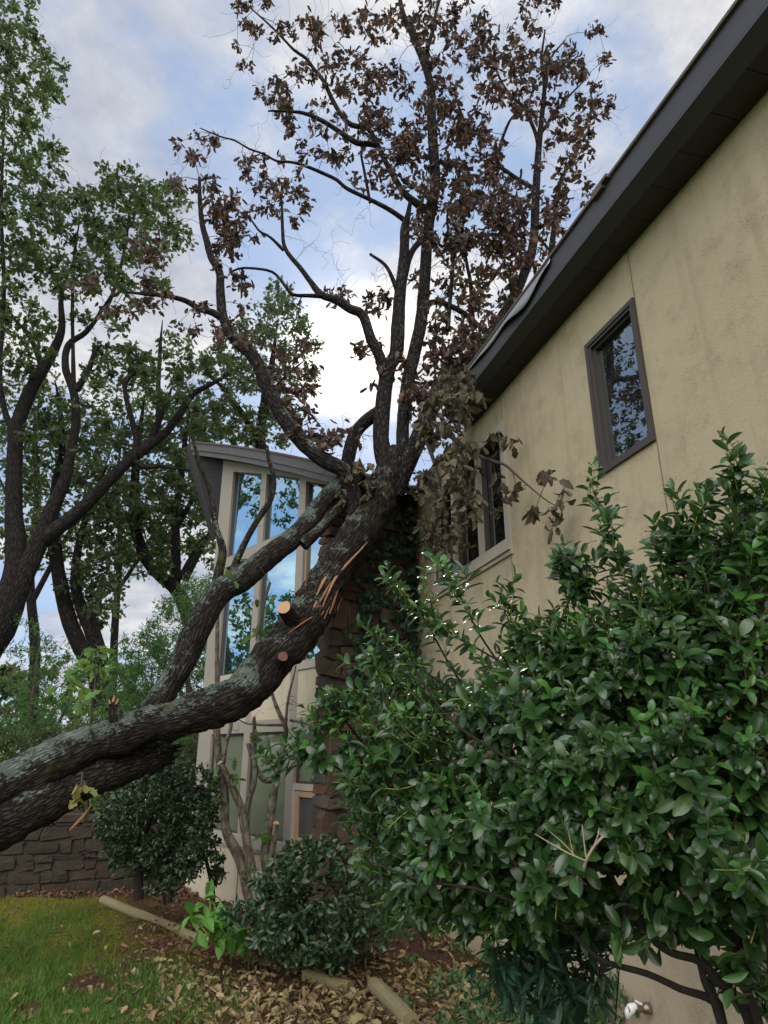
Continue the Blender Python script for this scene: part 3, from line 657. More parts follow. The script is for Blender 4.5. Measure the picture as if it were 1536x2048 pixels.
for j in range(16):     # shingle courses
    oa, ob = 0.33-j*0.28, 0.33-(j+1)*0.28
    for a, b in zip(ks[:-1], ks[1:]):
        za, zb = fas(a)+0.015+j*0.012, fas(b)+0.015+j*0.012
        mb.hexa([wingpt(a, za-0.02, oa), wingpt(b, zb-0.02, oa), wingpt(b, zb-0.02, ob), wingpt(a, za-0.02, ob), wingpt(a, za+0.012, oa), wingpt(b, zb+0.012, oa), wingpt(b, zb+0.004, ob), wingpt(a, za+0.004, ob)])
mb.build('roof', M['shingle'], house)
mb = MB(); kbox(mb, -0.1, 3.7, -0.5, -0.3, -0.4, 6.0); mb.build('inner_wall', M['dark_sash'], house)

# stonework --------------------------------------------------------------
def stones(mb, org, u, nrm, wid, hei, rmin, rmax, smin, smax, dep=0.07, z0=0.0, over=0.03, r=None):
    r = r or np.random.default_rng(3); z = z0; u = np.asarray(u); nrm = np.asarray(nrm); up = np.array([0, 0, 1.0])
    while z < z0+hei:
        h = r.uniform(rmin, rmax); x = -over*r.uniform(0, 2)
        while x < wid:
            w = r.uniform(smin, smax)*(1.25 if h > 0.8*rmax else 1); x1 = min(x+w, wid+over)
            if wid-x1 < smin*0.6: x1 = wid+r.uniform(-0.2, 1)*over
            parts = [(z, z+h)] if (h < 0.22 or r.uniform() < 0.6) else [(z, z+h*r.uniform(.4, .6))]
            if len(parts) == 1 and parts[0][1] < z+h-0.01: parts.append((parts[0][1], z+h))
            for (za, zb) in parts:
                g = 0.008; a, b, c, d = x+g, x1-g, za+g, zb-g; ch = min(b-a, d-c)*r.uniform(0.06, 0.24)
                o = [(a+ch, c), (b-ch, c), (b, c+ch), (b, d-ch), (b-ch, d), (a+ch, d), (a, d-ch), (a, c+ch)]
                o = [(p+r.normal()*0.016, q+r.normal()*0.015) for p, q in o]; dp = dep*r.uniform(0.5, 1.3)
                ce = np.mean(o, 0); tilt = r.normal(size=2)*0.12
                def pt(p, q, f, dd): 
                    pp = ce[0]+(p-ce[0])*f; qq = ce[1]+(q-ce[1])*f
                    return org+u*pp+up*qq+nrm*(dd+tilt[0]*(pp-ce[0])*0.6+tilt[1]*(qq-ce[1])*0.6)
                V = [pt(p, q, 1.0, -0.06) for p, q in o]+[pt(p, q, 1.0, dp*0.72) for p, q in o]+[pt(p, q, 0.93, dp*r.uniform(0.85, 1.12)) for p, q in o]+[pt(ce[0]+r.normal()*.02, ce[1]+r.normal()*.02, 1, dp*r.uniform(0.95, 1.2))]
                Fq = [[i, (i+1) % 8, 8+(i+1) % 8, 8+i] for i in range(8)]+[[8+i, 8+(i+1) % 8, 16+(i+1) % 8, 16+i] for i in range(8)]
                Ft = [[16+i, 16+(i+1) % 8, 24] for i in range(8)]
                n0 = mb.n; mb.add(V, Fq); mb.F.append(np.array(Ft)+n0); mb.UV.append(np.zeros((8, 3, 2))); mb.M.append(np.zeros(8, int))
            x = x1
        z += h
CL = np.array([-0.72, 8.75, 0]); CF = np.array([0.766, 0.643, 0]); CB = np.array([-0.643, 0.766, 0])
mb = MB(); ch_h = 5.55
c4 = [CL, CL+CF*1.5, CL+CF*1.5+CB*0.3, CL+CB*0.2]
mb.hexa([p+[0, 0, -0.4] for p in c4]+[p+[0, 0, ch_h] for p in c4]); chim = mb.build('chimney', M['mortar'], house); chim['label'] = 'rust-brown stone chimney'
mb = MB(); stones(mb, CL, CF, np.array([0.643, -0.766, 0]), 1.52, ch_h+0.3, 0.13, 0.42, 0.18, 0.60, 0.07, -0.3, 0.06)
stones(mb, CL+CB*0.2, -CB, -CF, 0.2, ch_h+0.3, 0.13, 0.40, 0.2, 0.4, 0.04, -0.3, 0.05, np.random.default_rng(8)); mb.build('stonework', M['stone'], chim)

# retaining wall at the left ---------------------------------------------
A_ = G(-150, 1772); A_[1] = 10.6; A_[0] = -6.9; B_ = np.array([-2.75, 12.1, 0])
dv = B_-A_; dv[2] = 0; ln = np.linalg.norm(dv); uu = dv/ln; nn = np.array([uu[1], -uu[0], 0])
rw = thing('stone_wall', 'dark rough-stone retaining wall low at the left behind the fallen trunks', 'wall', tuple(A_*[1, 1, 0]))
mb = MB(); a = A_*[1, 1, 0]-uu*2.5; L_ = ln+2.7
mb.hexa([a+[0, 0, -.4], a+uu*L_+[0, 0, -.4], a+uu*L_-nn*0.4+[0, 0, -.4], a-nn*0.4+[0, 0, -.4], a+[0, 0, 0.95], a+uu*L_+[0, 0, 0.95], a+uu*L_-nn*0.4+[0, 0, 0.95], a-nn*0.4+[0, 0, 0.95]])
mb.build('core', M['mortar'], rw)
mb = MB(); stones(mb, a, uu, nn, L_, 1.25, 0.08, 0.24, 0.14, 0.5, 0.05, -0.25, 0.0, np.random.default_rng(21))
for i in range(int(L_/0.5)): pass
mb.build('stonework', M['stone_grey'], rw)
mb = MB()
for i in range(16):
    x0 = i*L_/16; q = a+uu*(x0+0.01)+nn*0.06; ww = L_/16-0.02; h = rng.uniform(0.06, 0.10)
    q2 = [q, q+uu*ww, q+uu*ww-nn*0.5, q-nn*0.5]; mb.hexa([p+[0, 0, 1.0] for p in q2]+[p+np.array([rng.normal()*.01, rng.normal()*.01, 1.0+h]) for p in q2])
mb.build('capstones', M['stone_grey'], rw)

# ------------------------------------------------------------------ fallen oak
fo = thing('fallen_oak', 'huge lichen-covered oak fallen against the chimney, split trunk and withered brown crown', 'fallen tree', tuple(P(0, 1640, 6.8)))
sk = Skel()
def limb(name, pl, mat, parent, seg=12, step=0.12, knob=0.12, skel=None, seed=0.0, label=None):
    p, r = trace(pl); r = r*(0.93 if name == 'trunk' else 0.80); p, r = resample(p, r, step); mb = MB(); tube(mb, p, r, seg, knob, seed=seed)
    o = mb.build(name, mat, parent, smooth=True)
    if label: o['label'] = label
    if skel is not None: skel.add(p, r)
    return o
trunk_pl = [(-420, 1780, 150, 5.7), (-250, 1690, 125, 6.2), (0, 1583, 102, 6.8), (100, 1530, 90, 7.0), (200, 1480, 80, 7.2), (320, 1447, 80, 7.4), (456, 1404, 86, 7.65), (503, 1368, 88, 7.75),
            (547, 1318, 92, 7.85), (590, 1272, 92, 7.95), (625, 1222, 92, 8.05), (655, 1165, 86, 8.12), (690, 1110, 82, 8.2), (730, 1055, 80, 8.25), (762, 990, 68, 8.3), (782, 935, 54, 8.35), (795, 900, 38, 8.4)]
limb('trunk', trunk_pl, M['bark_oak'], fo, 40, 0.03, 0.40, sk, 3.0)
LB = 'bark_oak'
# limb that leaves the trunk at the left and leans on the chimney
limb('limb', [(270, 1455, 60, 7.42), (300, 1425, 64, 7.45), (335, 1375, 64, 7.5), (372, 1310, 66, 7.55), (402, 1245, 64, 7.6), (432, 1190, 64, 7.7), (482, 1158, 62, 7.8), (540, 1112, 56, 7.95), (600, 1062, 50, 8.1), (640, 1012, 46, 8.2), (672, 975, 40, 8.3), (695, 945, 30, 8.4)], M[LB], fo, 24, 0.04, 0.22, sk, 9.0)
limb('limb', [(432, 1195, 40, 7.7), (437, 1150, 24, 7.72), (445, 1100, 20, 7.75), (432, 1055, 16, 7.75), (420, 985, 13, 7.8), (400, 930, 11, 7.8), (383, 868, 7, 7.85)], M[LB], fo, 10, 0.06, 0.15, None)
limb('limb', [(450, 1190, 34, 7.7), (470, 1130, 18, 7.75), (490, 1085, 16, 7.78), (515, 1040, 15, 7.8), (540, 1000, 15, 7.85), (548, 960, 13, 7.9), (538, 920, 10, 7.9), (534, 892, 8, 7.9)], M[LB], fo, 10, 0.06, 0.15, None)
limb('limb', [(605, 1090, 34, 8.05), (640, 1058, 26, 8.1), (675, 1020, 24, 8.2), (705, 985, 20, 8.3), (720, 950, 16, 8.35)], M[LB], fo, 12, 0.06, 0.15, sk)
# crown limbs
LB = 'bark_limb'
limb('limb', [(715, 1085, 44, 8.22), (709, 1040, 40, 8.22), (706, 985, 40, 8.2), (688, 942, 38, 8.15), (645, 918, 40, 8.1), (602, 882, 38, 8.05), (562, 828, 36, 8.0), (533, 770, 34, 8.0), (508, 715, 32, 8.0), (470, 680, 28, 8.05), (447, 636, 24, 8.1), (441, 586, 22, 8.1), (439, 545, 20, 8.1), (422, 514, 18, 8.1), (413, 480, 16, 8.1), (405, 450, 14, 8.1), (400, 404, 11, 8.1), (399, 355, 7, 8.1)], M[LB], fo, 16, 0.06, 0.18, sk, 2.0)
limb('limb', [(450, 640, 22, 8.1), (425, 625, 18, 8.05), (400, 618, 16, 8.0), (372, 602, 14, 7.9), (333, 592, 11, 7.8), (290, 588, 9, 7.7), (247, 584, 5, 7.6)], M[LB], fo, 8, 0.08, 0.12, sk)
limb('limb', [(785, 945, 58, 8.35), (768, 915, 46, 8.4), (762, 865, 40, 8.45), (768, 790, 38, 8.5), (778, 735, 36, 8.5), (793, 705, 36, 8.5), (796, 650, 34, 8.5), (800, 590, 30, 8.5), (808, 514, 26, 8.5), (810, 455, 22, 8.5), (816, 430, 14, 8.5), (822, 395, 8, 8.55)], M[LB], fo, 16, 0.07, 0.14, sk, 4.0)
limb('limb', [(772, 765, 30, 8.5), (760, 715, 28, 8.4), (742, 678, 27, 8.35), (725, 630, 25, 8.3), (700, 618, 22, 8.25), (673, 600, 21, 8.2), (642, 589, 18, 8.2), (620, 562, 14, 8.2), (600, 535, 12, 8.2), (580, 512, 11, 8.2), (568, 490, 10, 8.2), (565, 455, 8, 8.2), (564, 416, 6, 8.2), (561, 384, 4, 8.2)], M[LB], fo, 10, 0.08, 0.14, sk)
limb('limb', [(650, 592, 14, 8.2), (615, 591, 10, 8.2), (586, 589, 9, 8.15), (569, 570, 8, 8.1), (553, 550, 7, 8.1), (533, 540, 7, 8.05), (486, 536, 6, 8.05), (463, 543, 5, 8.05)], M[LB], fo, 7, 0.08, 0.1, sk)
limb('limb', [(567, 500, 9, 8.2), (540, 474, 7, 8.15), (520, 463, 6, 8.1), (506, 445, 5, 8.1), (491, 424, 4, 8.1)], M[LB], fo, 7, 0.08, 0.1, sk)
limb('limb', [(765, 820, 36, 8.5), (735, 840, 34, 8.6), (710, 868, 34, 8.7), (697, 915, 34, 8.75), (690, 960, 30, 8.8)], M[LB], fo, 12, 0.08, 0.15, sk)
limb('limb', [(800, 935, 46, 8.38), (805, 900, 34, 8.42), (806, 845, 32, 8.5), (815, 767, 32, 8.55), (828, 708, 32, 8.6), (841, 650, 31, 8.6), (848, 580, 29, 8.6), (853, 500, 28, 8.6), (858, 440, 28, 8.6), (870, 375, 27, 8.6), (867, 300, 25, 8.6), (863, 230, 23, 8.6), (862, 175, 20, 8.6), (848, 125, 18, 8.6), (827, 75, 15, 8.6), (806, 26, 12, 8.6), (796, -25, 9, 8.6)], M[LB], fo, 16, 0.08, 0.12, sk, 6.0)
limb('limb', [(858, 140, 14, 8.6), (853, 105, 12, 8.6), (866, 60, 10, 8.6), (873, 20, 8, 8.6), (886, -20, 6, 8.6)], M[LB], fo, 8, 0.1, 0.1, sk)
limb('limb', [(845, 478, 16, 8.6), (828, 497, 15, 8.55), (817, 520, 16, 8.5), (808, 560, 16, 8.5)], M[LB], fo, 10, 0.08, 0.1, sk)
limb('limb', [(850, 420, 22, 8.6), (835, 408, 20, 8.55), (812, 390, 17, 8.5), (795, 366, 15, 8.45), (772, 325, 13, 8.4), (753, 285, 12, 8.4), (736, 258, 11, 8.35), (703, 250, 13, 8.3), (684, 232, 12, 8.3), (665, 200, 11, 8.3), (647, 162, 10, 8.3), (627, 137, 9, 8.3), (612, 117, 8, 8.25), (588, 100, 7, 8.2), (567, 78, 6, 8.2), (538, 49, 5, 8.2), (500, 15, 3, 8.2)], M[LB], fo, 10, 0.1, 0.12, sk)
limb('limb', [(757, 292, 14, 8.4), (738, 288, 14, 8.35), (712, 285, 14, 8.3), (674, 260, 12, 8.25), (645, 242, 11, 8.2), (606, 226, 9, 8.15), (557, 222, 6, 8.1), (536, 222, 4, 8.1)], M[LB], fo, 8, 0.1, 0.1, sk)
limb('limb', [(812, 442, 14, 8.5), (780, 420, 12, 8.45), (742, 400, 11, 8.4), (694, 377, 10, 8.35), (674, 360, 9, 8.3), (645, 346, 9, 8.25), (606, 330, 8, 8.2), (580, 324, 7, 8.2), (553, 322, 6, 8.15), (528, 308, 5, 8.1), (499, 298, 5, 8.1), (469, 281, 4, 8.05), (440, 273, 4, 8.05), (400, 256, 2.5, 8.0)], M[LB], fo, 7, 0.1, 0.1, sk)
limb('limb', [(800, 600, 14, 8.5), (786, 560, 12, 8.45), (770, 530, 9, 8.4), (740, 508, 7, 8.4)], M[LB], fo, 7, 0.08, 0.1, sk)
limb('limb', [(740, 405, 8, 8.4), (730, 350, 8, 8.5), (722, 310, 6, 8.5)], M[LB], fo, 6, 0.1, 0.1, sk)
limb('limb', [(790, 990, 44, 8.35), (808, 945, 42, 8.3), (834, 884, 44, 8.3), (855, 835, 43, 8.3), (874, 796, 42, 8.35), (905, 755, 38, 8.4), (945, 712, 34, 8.5), (985, 665, 30, 8.6), (1028, 592, 26, 8.8), (1058, 522, 24, 8.9), (1068, 470, 22, 9.0), (1072, 380, 20, 9.0), (1077, 300, 16, 9.0), (1084, 230, 13, 9.0), (1089, 170, 10, 9.0), (1083, 120, 7, 9.0), (1090, 60, 4, 9.0)], M[LB], fo, 16, 0.08, 0.14, sk, 8.0)
limb('limb', [(1068, 390, 14, 9.0), (1063, 375, 12, 9.0), (1040, 361, 11, 9.0), (1017, 345, 10, 9.0), (997, 328, 9, 9.0), (1000, 293, 8, 9.0), (1017, 247, 7, 9.0), (1031, 226, 4, 9.0)], M[LB], fo, 7, 0.08, 0.1, sk)
limb('limb', [(1078, 320, 10, 9.0), (1072, 270, 10, 9.0), (1049, 218, 9, 9.0), (1030, 199, 8, 9.0), (1010, 176, 7, 9.0), (994, 143, 5, 9.0), (975, 90, 3, 9.0)], M[LB], fo, 7, 0.08, 0.1, sk)
limb('limb', [(1080, 270, 9, 9.0), (1110, 225, 7, 9.0), (1140, 190, 5, 9.05), (1175, 155, 3, 9.1)], M[LB], fo, 6, 0.08, 0.1, sk)
limb('limb', [(1092, 175, 8, 9.0), (1100, 120, 6, 9.0), (1130, 80, 3, 9.0)], M[LB], fo, 6, 0.08, 0.1, sk)
limb('limb', [(1100, 520, 16, 9.3), (1110, 440, 14, 9.3), (1118, 370, 11, 9.3), (1150, 310, 8, 9.3), (1160, 290, 5, 9.3)], M[LB], fo, 7, 0.08, 0.1, sk)
limb('limb', [(842, 610, 18, 8.6), (875, 604, 14, 8.65), (905, 614, 14, 8.7), (935, 632, 14, 8.75), (955, 655, 12, 8.8)], M[LB], fo, 8, 0.08, 0.1, sk)
limb('limb', [(946, 660, 12, 8.8), (944, 610, 11, 8.8), (940, 560, 10, 8.8), (933, 525, 9, 8.8), (925, 460, 7, 8.8), (940, 400, 5, 8.8)], M[LB], fo, 7, 0.08, 0.1, sk)
limb('limb', [(945, 595, 10, 8.8), (960, 580, 9, 8.8), (985, 558, 8, 8.85), (1010, 520, 6, 8.9)], M[LB], fo, 7, 0.08, 0.1, sk)
limb('limb', [(895, 660, 12, 8.6), (900, 600, 11, 8.65), (905, 545, 10, 8.7), (905, 500, 8, 8.7), (895, 430, 6, 8.7), (925, 330, 5, 8.7)], M[LB], fo, 7, 0.08, 0.1, sk)
# branch that hangs over the window and the stucco
def onwall(px, py, o): return wall_Y(px, py, o)
hb = [(868, 845, 16, 8.0), (905, 875, 11, onwall(905, 875, 0.55)), (945, 905, 10, onwall(945, 905, 0.42)), (985, 922, 9, onwall(985, 922, 0.34)), (1010, 930, 7, onwall(1010, 930, 0.3)), (1035, 952, 6, onwall(1035, 952, 0.26)), (1062, 976, 4, onwall(1062, 976, 0.22)), (1092, 1000, 3, onwall(1092, 1000, 0.18)), (1112, 1012, 2, onwall(1112, 1012, 0.15))]
limb('limb', hb, M['bark_thin'], fo, 7, 0.06, 0.1, sk)
limb('limb', [(850, 870, 14, 8.1), (870, 930, 9, 7.95), (885, 990, 7, onwall(885, 990, 0.5)), (895, 1060, 4, onwall(895, 1060, 0.4))], M['bark_thin'], fo, 6, 0.08, 0.1, sk)
limb('limb', [(880, 830, 14, 8.1), (920, 900, 9, onwall(920, 900, 0.5)), (935, 970, 7, onwall(935, 970, 0.4)), (930, 1050, 4, onwall(930, 1050, 0.35))], M['bark_thin'], fo, 6, 0.08, 0.1, sk)

dead = [(520,25,60,35,9),(490,110,25,25,3),(600,70,50,45,8),(640,130,60,45,10),(560,170,45,40,7),(600,230,80,35,11),(660,55,40,35,4),(715,40,45,35,8),(760,45,45,55,11),(830,30,60,40,12),(875,60,50,60,12),(920,30,22,45,6),
(700,150,60,60,13),(760,170,65,70,16),(700,255,75,45,13),(785,265,50,65,15),(640,300,55,35,5),(720,340,50,45,8),(795,330,45,60,12),(890,110,45,50,10),(860,195,60,60,12),(925,205,55,80,20),(980,75,50,55,13),(1080,20,35,45,11),(1040,90,50,55,13),(990,150,55,50,15),(1060,180,45,60,12),(1120,110,40,50,10),(1150,165,45,50,10),(1190,60,22,18,3),(1200,118,16,16,2),(1135,240,55,45,13),(1190,222,32,25,6),
(940,300,60,60,26),(900,370,65,55,22),(975,385,75,55,28),(1040,430,65,60,17),(1130,315,50,40,11),(1155,385,40,35,7),(1105,445,45,45,8),(845,300,45,60,13),(880,450,60,45,17),(965,460,75,45,22),(1010,520,65,45,13),(905,535,55,45,10),
(930,615,55,45,8),(1000,590,40,30,4),(905,690,55,55,16),(870,755,50,50,13),(950,690,45,40,10),(840,800,35,40,6),(925,750,40,40,12),(800,760,30,60,4),(830,580,30,60,5),
(350,285,15,15,1),(385,345,45,40,8),(420,270,40,18,5),(425,400,50,45,12),(465,430,45,45,11),(480,470,40,35,8),(510,340,45,35,7),(530,395,45,40,9),(570,345,28,35,5),(592,400,22,45,6),(452,512,26,25,5),(492,560,26,16,5),
(700,590,26,16,3),(755,605,22,26,6),(660,588,20,18,2),(740,690,26,18,4),(610,740,25,60,8),(600,820,35,50,10),(630,860,20,40,4),(575,770,30,50,5),(690,872,35,25,4),(640,882,28,16,4),(760,740,22,30,4)]
greyblobs = [(170,560,45,26,6),(290,500,40,35,7),(320,545,45,35,9),(250,605,50,35,7),(400,645,50,40,9),(470,650,50,45,10),(520,700,50,50,9),(300,590,50,30,6)]
dead += [(940,310,70,70,22),(980,400,80,60,26),(900,400,60,70,18),(1050,420,60,60,14),(870,220,60,70,16),(1010,160,70,60,18),(1100,160,60,60,14),(760,200,70,80,18),(720,260,70,50,10),(1130,250,50,50,10),(960,480,70,40,16),(890,480,50,50,12),(1040,490,50,50,10),(980,90,50,50,10),(620,180,80,60,12),(830,330,60,60,12),(930,660,60,60,12),(880,740,50,50,12),(700,80,90,50,12)]
dead = dead[:-19]+[(a, b, c, d, int(n*0.6)) for a, b, c, d, n in dead[-19:]]
tg1 = blob_targets([(a, b, c, d, n, 7.9, 9.3) for a, b, c, d, n in dead])
tg2 = blob_targets([(a, b, c, d, n, 7.3, 8.3) for a, b, c, d, n in greyblobs])
hang = []
for (px, py, rx, ry, n) in [(900,900,45,35,14),(945,905,30,30,5),(880,960,55,45,20),(925,965,35,45,13),(862,1040,38,40,10),(905,1050,40,45,15),(940,1000,25,40,6),(880,845,55,35,12),(905,1095,30,20,5),(860,1090,25,30,5),
                             (985,958,16,14,2),(1010,992,14,16,2),(1042,965,12,12,2),(1088,958,12,14,2),(1122,968,10,14,1),(1072,1018,16,14,2),(1102,1030,14,16,2),(1122,1005,10,12,1),(1000,1030,10,14,1),(968,1000,10,16,1),(1015,880,10,10,1),(990,880,12,14,1)]:
    for _ in range(n):
        a = rng.uniform(0, 2*np.pi); r = math.sqrt(rng.uniform()); x, y = px+rx*r*math.cos(a), py+ry*r*math.sin(a)
        hang.append(P(x, y, wall_Y(x, y, rng.uniform(0.12, 0.3) if px > 960 else rng.uniform(0.15, 0.75))))
for (px, py, rx, ry, n) in [(895,770,35,35,12),(925,800,35,35,14),(880,830,40,35,14),(860,870,35,30,8),(945,760,20,30,5)]:
    for _ in range(n):
        a = rng.uniform(0, 2*np.pi); r = math.sqrt(rng.uniform()); x, y = px+rx*r*math.cos(a), py+ry*r*math.sin(a)
        hang.append(P(x, y, wall_Y(x, y, rng.uniform(0.45, 0.75))))
for (px, py, rx, ry, n) in [(720,945,40,25,10),(752,985,25,25,5),(692,990,22,25,4),(925,730,30,30,6),(940,780,18,25,4),(905,815,35,20,5),(1060,510,22,18,4),(1090,495,20,16,2)]:
    for _ in range(n):
        a = rng.uniform(0, 2*np.pi); r = math.sqrt(rng.uniform()); x, y = px+rx*r*math.cos(a), py+ry*r*math.sin(a)
        hang.append(P(x, y, rng.uniform(8.0, 8.3) if px < 1000 else 8.5))
for (px, py, rx, ry, n) in [(900,620,45,45,10),(960,690,35,35,9),(1000,570,45,40,10),(1050,560,30,40,7),(880,690,40,45,10),(930,560,45,40,9),(1030,500,40,30,7),(850,760,30,40,6),(1070,470,30,30,5)]:
    for _ in range(n):
        a = rng.uniform(0, 2*np.pi); r = math.sqrt(rng.uniform()); hang.append(P(px+rx*r*math.cos(a), py+ry*r*math.sin(a), rng.uniform(8.3, 9.1)))
hang = np.array(hang)
mb = MB(); e1 = grow(sk, mb, tg1, 0.0032, 0.14, seg=5, upb=0.05); e2 = grow(sk, mb, tg2, 0.003, 0.12, seg=5); e3 = grow(sk, mb, hang, 0.0028, 0.12, sag=0.08, seg=5)
# bare twigs
bare = blob_targets([(a, b, c, d, n, 7.9, 8.7) for a, b, c, d, n in [(455,170,20,20,4),(420,75,20,6,2),(690,540,30,30,9),(660,520,20,20,5),(620,480,20,40,4),(720,420,30,20,6),(760,560,25,30,8),(920,600,40,40,22),(970,640,30,30,16),(560,860,30,30,5),(700,830,25,20,5),(640,960,40,40,12),(600,950,40,40,10),(880,780,60,60,16),(850,900,40,40,14),(500,1000,60,60,6),(690,1230,40,40,6),(360,470,30,60,8),(670,950,30,30,10),(930,880,60,30,12)]])
grow(sk, mb, bare, 0.0022, 0.16, seg=4, rmax=0.008)
bt_ = blob_targets([(a, b, c*1.1, d*1.1, int(n*1.3), 7.8, 9.4) for a, b, c, d, n in dead]+[(900,600,70,60,60,8.2,9.2),(860,700,60,70,40,8.0,9.0),(960,640,50,50,40,8.4,9.2),(830,560,40,60,30,8.2,9),(780,560,40,60,24,8.1,8.9),(850,850,60,60,40,7.9,8.7),(740,760,30,60,14,8.2,8.8),(700,900,50,40,24,8.0,8.5),(600,300,120,80,40,8,8.8),(520,420,100,80,36,7.9,8.5),(640,500,80,60,24,8,8.6)]); grow(sk, mb, bt_, 0.0019, 0.18, seg=3, rmax=0.007)
for _ in range(2):
    sub = tg1[rng.uniform(size=len(tg1)) < 0.7]; grow(sk, mb, sub+rng.normal(size=sub.shape)*0.22, 0.002, 0.2, seg=3, rmax=0.006)
o = mb.build('twigs', M['bark_thin'], fo, smooth=True); o['kind'] = 'stuff'
mb = MB(); cluster(mb, T_DEAD, tg1, e1, 14, 0.128, 0.14, droop=0.8, out=0.5, updir=0.2); cluster(mb, T_DEAD, tg2, e2, 11, 0.10, 0.13, droop=0.7, out=0.5, updir=0.2)
o = mb.build('dead_leaves', M['dead_leaf'], fo, smooth=True); o['kind'] = 'stuff'; o['label'] = 'dry brown leaves of the dead crown'
mb = MB(); cluster(mb, T_DEAD, hang, e3, 6, 0.13, 0.09, droop=1.5, out=0.3, updir=0.1)
o = mb.build('withered_leaves', M['dead_pale'], fo, smooth=True); o['kind'] = 'stuff'; o['label'] = 'pale withered leaves hanging over the window'

# sawn stubs, broken stub, torn strip of wood
LB = 'bark_oak'
def stub(pl, cutname='cut_face', mat='cut', m2=None, flare=1.0):
    p, r = trace(pl); p2, r2 = resample(p, r, 0.03); mb = MB(); tube(mb, p2, r2, 20, 0.06, cap=False); o = mb.build('limb_stub', m2 or M[LB], fo, smooth=True)
    ax = unit(p2[-1]-p2[-2]); a = unit(np.cross(ax, [0, 0, 1.0])); b = np.cross(ax, a); mb = MB()
    th = np.linspace(0, 2*np.pi, 24, endpoint=False); rr = r2[-1]*(0.97+0.04*np.sin(th*3+1)); V = p2[-1]+ax*0.004+a*(np.cos(th)*rr)[:, None]+b*(np.sin(th)*rr)[:, None]
    V = np.vstack([V, p2[-1]+ax*0.006]); F = [[i, (i+1) % 24, 24] for i in range(24)]
    uvc = np.stack([np.cos(th), np.sin(th)], -1)*1.0; UV = np.array([[uvc[i], uvc[(i+1) % 24], [0, 0]] for i in range(24)])
    mb.add(V, F, UV); mb.build(cutname, M[mat], o)
stub([(594, 1252, 40, 7.9), (580, 1232, 34, 7.72), (568, 1215, 29, 7.55)])
M['cut_old'] = plain('old_cut_wood', (0.10, 0.045, 0.032), 0.85, 0.35, 20, 0.3)
stub([(560, 1330, 44, 7.80), (563, 1322, 30, 7.66), (566, 1313, 20, 7.52)], mat='cut_old')
limb('broken_stub', [(236, 1462, 50, 7.2), (234, 1440, 38, 7.18), (230, 1415, 28, 7.15), (226, 1400, 18, 7.13), (222, 1390, 5, 7.12)], M[LB], fo, 14, 0.025, 0.35, None, 12.0)
mb = MB()
for px, py, lx, ly, w in [(226, 1404, 3, -14, 6), (232, 1408, 6, -12, 5), (220, 1408, -2, -10, 4)]:
    p, r = trace([(px, py, w, 7.08), (px+lx*.5, py+ly*.5, w*.8, 7.08), (px+lx, py+ly, 0.6, 7.08)]); tube(mb, p, r, 5)
mb.build('torn_wood', M['splinter_pale'], fo)
# the split: torn strips follow the trunk, shards stick out
tp, tr = trace(trunk_pl); tr = tr*0.93
TRP, TRR = resample(tp, tr, 0.02)
def topx(p):
    y = p[1]*CT+(p[2]-CAMH)*ST; z = -p[1]*ST+(p[2]-CAMH)*CT
    return 768+F_PX*p[0]/y, 1024-F_PX*z/y
TPX = np.array([topx(p) for p in TRP])
def trunkY(px, py, out=0.0):
    d_ = np.hypot(TPX[:, 0]-px, TPX[:, 1]-py); i = int(np.argmin(d_)); off = d_[i]*zc(TRP[i])/F_PX; r = TRR[i]
    return TRP[i][1]-math.sqrt(max(r*r-off*off, 0.03*r*r))*1.0-out
def strip(pts, w, dy, mat, name='torn_strip'):
    q = [P(x, y, trunkY(x, y, 0.005)) for x, y, Y in pts]; r = [RAD(q[i], w*math.sin(math.pi*(0.12+0.8*i/(len(q)-1)))) for i in range(len(q))]
    a, b = resample(q, r, 0.03); mb = MB(); tube(mb, a, b, 7, 0.35, seed=dy*31+w); return mb.build(name, M[mat], fo, smooth=True)
for pts, w, mt in [([(645,1214,0),(657,1185,0),(674,1152,0),(698,1124,0),(719,1102,0),(735,1084,0)], 6, 'splinter_pale'),
                   ([(634,1190,0),(647,1163,0),(663,1138,0)], 7, 'splinter_pale'), ([(608,1180,0),(614,1162,0),(625,1142,0)], 4, 'splinter'), ([(640,1205,0),(650,1186,0),(663,1162,0)], 6, 'splinter'),
                   ([(622,1232,0),(628,1216,0),(634,1202,0)], 7, 'splinter_pale'), ([(575,1268,0),(600,1250,0),(625,1234,0),(645,1228,0)], 4, 'splinter'), ([(662,1222,0),(668,1204,0),(676,1180,0)], 5, 'splinter')]:
    strip(pts, w, 0.0, mt)
mb = MB(); mb2 = MB()
for i in range(9):
    t_ = rng.uniform(); x, y = 622+48*t_+rng.normal()*4, 1236-10*t_+rng.normal()*7; Y = trunkY(x, y, rng.uniform(-0.05, 0.03)); L_ = rng.uniform(14, 58); an = math.radians(rng.normal(61, 7)); w = rng.uniform(1.2, 3.4)
    x1, y1 = x+L_*math.cos(an), y-L_*math.sin(an); p, r = trace([(x, y, w, Y), ((x+x1)/2, (y+y1)/2, w*.8, trunkY((x+x1)/2, (y+y1)/2, 0.012)), (x1, y1, 0.5, trunkY(x1, y1, rng.uniform(0.0, 0.05)))]); tube(mb if i % 4 else mb2, p, r, 5, 0.3)
for b_, m_ in ((mb, 'splinter'), (mb2, 'splinter_pale')): o = b_.build('splinters', M[m_], fo); o['kind'] = 'stuff'
mb = MB(); spr = Skel()      # sprig of green leaves on the trunk, and hanging fresh leaves
